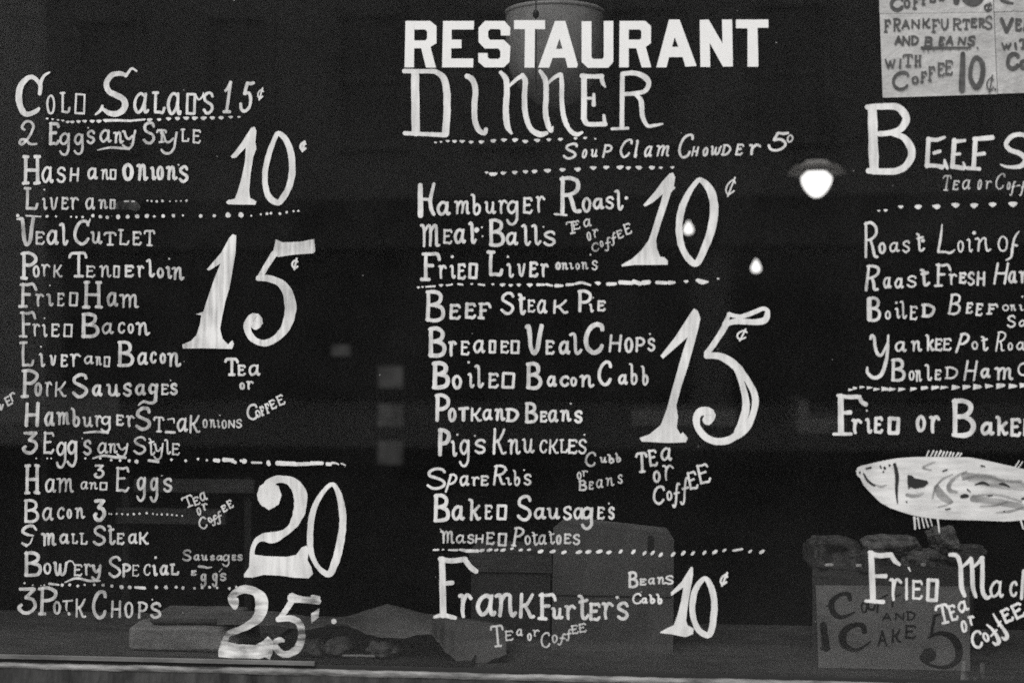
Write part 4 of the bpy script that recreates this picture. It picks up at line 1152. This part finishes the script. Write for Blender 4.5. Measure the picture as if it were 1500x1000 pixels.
# ---------------------------------------------------------------- paper bills pasted on the glass
def bill(label, corners, seed, mname):
    """corners in photo pixels, clockwise from top left"""
    e0 = at((corners[0][0] + corners[1][0]) / 2, corners[2][1], -0.003)
    e = empty('paper_bill', e0, label, 'sign', 'paper bills in the top corner')
    nn = 24
    V, F = [], []
    for side in (0, 1):
        for i in range(nn + 1):
            for j in range(nn + 1):
                u, w = i / nn, j / nn
                tx = corners[0][0] * (1 - u) + corners[1][0] * u
                ty = corners[0][1] * (1 - u) + corners[1][1] * u
                bx_ = corners[3][0] * (1 - u) + corners[2][0] * u
                by_ = corners[3][1] * (1 - u) + corners[2][1] * u
                x, y = tx * (1 - w) + bx_ * w, ty * (1 - w) + by_ * w
                dep = -0.0022 - 0.0009 * abs(noise.noise(Vector((x * .03, y * .03, seed))))
                V.append(at(x, y, dep + (0.0003 if side else 0)))
    st = nn + 1
    N_ = st * st
    for i in range(nn):
        for j in range(nn):
            q = (i * st + j, i * st + j + 1, (i + 1) * st + j + 1, (i + 1) * st + j)
            F.append(q)
            F.append(tuple(t + N_ for t in q[::-1]))
    mesh_obj('sheet', V, F, M[mname], e, True)
    return e


b1 = bill('paper bill reading Frankfurters and Beans with Coffee 10', [(1288.6, 20.8), (1455.5, 18.2), (1461, 138), (1293, 143.4)], 1, 'paper')
draw_on(-0.0038, "=16 F470,528,140,242 R538,602,130,235 A602,667,140,217 N670,742,140,215 K748,817,130,210 F818,887,135,242 U888,952,135,222 R973,1047,130,227 T1045,1108,135,222 E1105,1162,130,207 R1163,1218,130,207 =13 S1210,1272,115,217 "
        "=16 A548,612,258,332 N603,672,260,335 D668,732,258,332 /0.15 B762,840,265,347 E868,925,265,337 A922,992,260,332 N1008,1082,268,332 S1078,1152,260,337 /0 =13 -750,350,18:1110,350,12 .765,370,7 .800,375,7 .840,368,6 .900,365,6 .960,362,6 .1020,360,6 .1080,360,6 .1160,352,9 "
        "=15 W480,562,430,502 -596,435:590,495 T608,692,395,492 H693,752,402,490 =22 C528,662,520,662 =15 o673,733,555,617 F738,793,520,607 F793,853,482,597 E863,922,455,562 E918,982,437,552 -1052,392,34:1045,655,46 %1150,418,24:1196,470,36:1190,580,38:1150,636,36:1108,570,32:1116,470,26 =11 ¢1218,1288,545,682 .1290,655,10",
        (1200, 0), 16, 'lettering', M['ink'], b1)
b2 = bill('paper bill starting VEA WITH CO, cut by the edge of the picture', [(1456.4, 18.4), (1640, 13), (1640, 131), (1461.8, 137.6)], 5, 'paper2')
draw_on(-0.0038, "=28 -1335,140:1372,232 -1372,232:1415,140 =22 E1430,1490,130,232 A1490,1560,130,232 =18 W1330,1412,310,367 -1436,318:1442,360 T1460,1525,280,362 =34 C1362,1472,378,518 =26 o1462,1525,430,512", (1200, 0), 18, 'lettering', M['ink'], b2)
b3 = bill('topmost paper bill ending Coffee 10, cut by the upper edge', [(1287, -90), (1454, -92), (1455.2, 17.8), (1288.2, 20.2)], 9, 'paper')
draw_on(-0.0038, "=28 C515,622,-30,85 =18 o613,672,-10,62 F680,742,-40,72 F745,800,-60,40 E802,860,-80,22 E870,925,-90,10 ~1010,-60,40:1005,0,46:1005,18,40 %1120,-120,40:1180,-60,60:1165,0,56:1110,20,50:1065,-20,50:1065,-90,40 =14 ¢1200,1275,15,92", (1200, 0), 18, 'lettering', M['ink'], b3)
b4 = bill('corner paper bill with one dark swash at its lower edge', [(1455, -92), (1640, -96), (1640, 12.6), (1456, 17.6)], 13, 'paper2')
draw_on(-0.0038, "~1330,0,14:1370,14,22:1418,24,14 ~1340,-20,20:1390,-60,30:1450,-50,20", (1200, 0), 18, 'lettering', M['ink'], b4)

# ---------------------------------------------------------------- lamps
CEIL = 3.5
# unlit glass bowl shade near the window, with its pull cord in front
d = 0.5
ct = at(812, 22, d)
R_ = (at(883, 60, d).x - at(741, 60, d).x) / 2
e = empty('hanging_glass_bowl', ct, 'unlit fluted glass bowl lamp hanging behind the word RESTAURANT', 'lamp')
zb = at(820, 158, d).z - ct.z
prof = [(R_ * .99, 0.006), (R_, 0.0), (R_ * 1.0, zb * .25), (R_ * .985, zb * .42), (R_ * .93, zb * .58), (R_ * .82, zb * .72), (R_ * .62, zb * .85), (R_ * .36, zb * .95), (R_ * .14, zb * .992), (0.0008, zb)]
v, f = lathe(ct, prof, 144, 0.0025, 36)
mesh_obj('glass_bowl', v, f, M['shade'], e, True)
v, f = lathe(ct, [(R_ * .95, 0.006), (R_ * 1.015, 0.008), (R_ * 1.02, 0.0), (R_ * .99, -0.003)], 72)
mesh_obj('rim', v, f, M['shade'], e, True)
v, f = join(tube(ct + Vector((R_ * .9, 0, .005)), ct + Vector((0, 0, .35)), .0012), tube(ct + Vector((-R_ * .45, R_ * .78, .005)), ct + Vector((0, 0, .35)), .0012), tube(ct + Vector((-R_ * .45, -R_ * .78, .005)), ct + Vector((0, 0, .35)), .0012), tube(ct + Vector((0, 0, .35)), (ct.x, ct.y, CEIL), .003))
mesh_obj('hanging_chain', v, f, M['black'], e)
d2 = d - R_ - .03
a, b = at(787, -60, d2), at(785, 148, d2)
a.x = b.x
v, f = tube((a.x, d2, CEIL), (b.x, d2, b.z), .0016)
pc = mesh_obj('pull_cord', v, f, M['black'], None, origin=(a.x, d2, b.z))
tag(pc, 'thin black pull cord hanging in front of the glass bowl lamp', 'cord')
k_ = at(787, 20, d2)
v, f = lathe((a.x, d2, k_.z), [(.0005, .010), (.005, .006), (.0075, 0), (.006, -.008), (.0005, -.012)], 16)
mesh_obj('knob', v, f, M['black'], pc, True)

# the lit lamp with a flat shade
d = 4.4
tc_ = at(1196, 249, d)
k = (d + DIST) / FPX
e = empty('pendant_lamp', tc_, 'lit pendant lamp with a flat enamel shade hanging deep in the room', 'lamp')
prof = [(.0005, 13 * k), (15 * k, 12.5 * k), (19 * k, 9.5 * k), (32 * k, 5 * k), (41 * k, -3 * k), (41.5 * k, -6 * k), (40 * k, -6.2 * k), (30 * k, 0.5 * k), (12 * k, 3 * k)]
v, f = lathe(tc_, prof, 64)
mesh_obj('lamp_shade', v, f, M['milk'], e, True)
prof = [(9 * k, 2 * k), (17 * k, -6 * k), (21 * k, -9.5 * k), (22 * k, -13 * k), (20.5 * k, -20 * k), (16 * k, -28.5 * k), (10 * k, -35.5 * k), (4.5 * k, -39 * k), (.0005, -39.5 * k)]
v, f = lathe(tc_, prof, 48)
mesh_obj('bulb', v, f, M['bulb'], e, True)
v, f = tube(tc_ + Vector((0, 0, 8 * k)), (tc_.x, tc_.y, CEIL), .006)
mesh_obj('cord', v, f, M['black'], e)
for px, py, d, lab in ((1107.5, 391, 6.0, 'bare lit bulb hanging lower, right of the middle 10'), (1008.5, 335, 6.4, 'bare lit bulb seen through the 0 of the middle 10')):
    c_ = at(px, py, d)
    k = (d + DIST) / FPX
    e = empty('bare_bulb', c_, lab, 'lamp', 'bare bulbs in the room')
    prof = [(.8 * k, 11 * k), (2.5 * k, 8 * k), (4.2 * k, 5 * k), (6.2 * k, 1.5 * k), (7 * k, -2 * k), (6.2 * k, -5 * k), (4 * k, -7.2 * k), (.0005, -8.2 * k)]
    v, f = lathe(c_, prof, 32)
    mesh_obj('bulb', v, f, M['bulb'], e, True)
    v, f = tube(c_ + Vector((0, 0, 13 * k)), (c_.x, c_.y, CEIL), .004)
    mesh_obj('cord', v, f, M['black'], e)

# ---------------------------------------------------------------- pieces added in the room for faint bright patches in the glass
def pane_door():
    y = 7.45
    a, b = at(553, 520, y), at(591, 700, y)
    e = empty('rear_door', ((a.x + b.x) / 2, y, 0), 'dark rear door with three small panes, glow added to them for faint patches', 'door')
    zt, zl = at(570, 480, y).z, 0.0
    v, f = box(a.x - .5, b.x + .25, y, y + .04, 0.0, at(570, 420, y).z)
    mesh_obj('door_leaf', v, f, M['wall_in'], e)
    for (ya, yb) in ((536, 568), (591, 624), (646, 680)):
        p0, p1 = at(554, ya, y), at(590, yb, y)
        v, f = box(p0.x, p1.x, y - .008, y - .002, p1.z, p0.z)
        mesh_obj('pane', v, f, M['pane_glow'], e)
    for (xa, xb, ya, yb) in ((486, 513, 505, 521),):
        p0, p1 = at(xa, ya, y), at(xb, yb, y)
        v, f = box(p0.x, p1.x, y - .008, y - .002, p1.z, p0.z)
        mesh_obj('pane', v, f, M['pane_glow'], e)


pane_door()
y = 3.4  # added counter, its pale boards give the faint bright bands
p0, p1 = at(925, 600, y), at(1078, 624, y)
e = empty('added_counter', ((p0.x + p1.x) / 2, y, 0), 'made-up counter, its pale boards giving faint light bands behind the largest 15', 'counter')
v, f = box(p0.x, at(1245, 615, y).x, y + .02, y + .6, 0, p1.z - .02)
mesh_obj('counter_body', v, f, M['wall_in'], e)
v, f = join(box(p0.x, p1.x, y, y + .55, p1.z, p0.z))
mesh_obj('counter_top', v, f, M['band_panel'], e)
p2, p3 = at(1168, 612, y), at(1240, 634, y)
v, f = join(box(p2.x, p3.x, y, y + .5, p3.z, p2.z), box(p2.x, p2.x + .05, y, y + .5, p2.z, at(1168, 586, y).z))
mesh_obj('counter_end', v, f, M['band_panel'], e)

y = 1.1  # added boards give the faint pale bands at the left
e = empty('added_boards', at(180, 700, y), 'made-up grey boards giving faint pale bands behind the egg and bacon lines', 'shelf')
for (xa, xb, ya, yb) in ((-40, 174, 568, 620), (196, 372, 701, 722), (170, 330, 744, 768)):
    p0, p1 = at(xa, ya, y), at(xb, yb, y)
    v, f = box(p0.x, p1.x, y, y + .018, p1.z, p0.z)
    mesh_obj('board', v, f, M['crate'], e)
for px in (60, 180, 360):
    p0 = at(px, 560, y)
    v, f = box(p0.x - .01, p0.x + .01, y + .02, y + .04, 0, p0.z - .02 if px < 100 else at(px, 701, y).z)
    mesh_obj('upright', v, f, M['black'], e)

line('rubbed_paint', 'pale drips of paint at the foot of the glass near the placard', 'smear', (1200, 800), "-1060,850,26:1050,970,40 -1195,860,30:1185,960,44 ~1060,960,60:1120,985,60:1200,975,60")
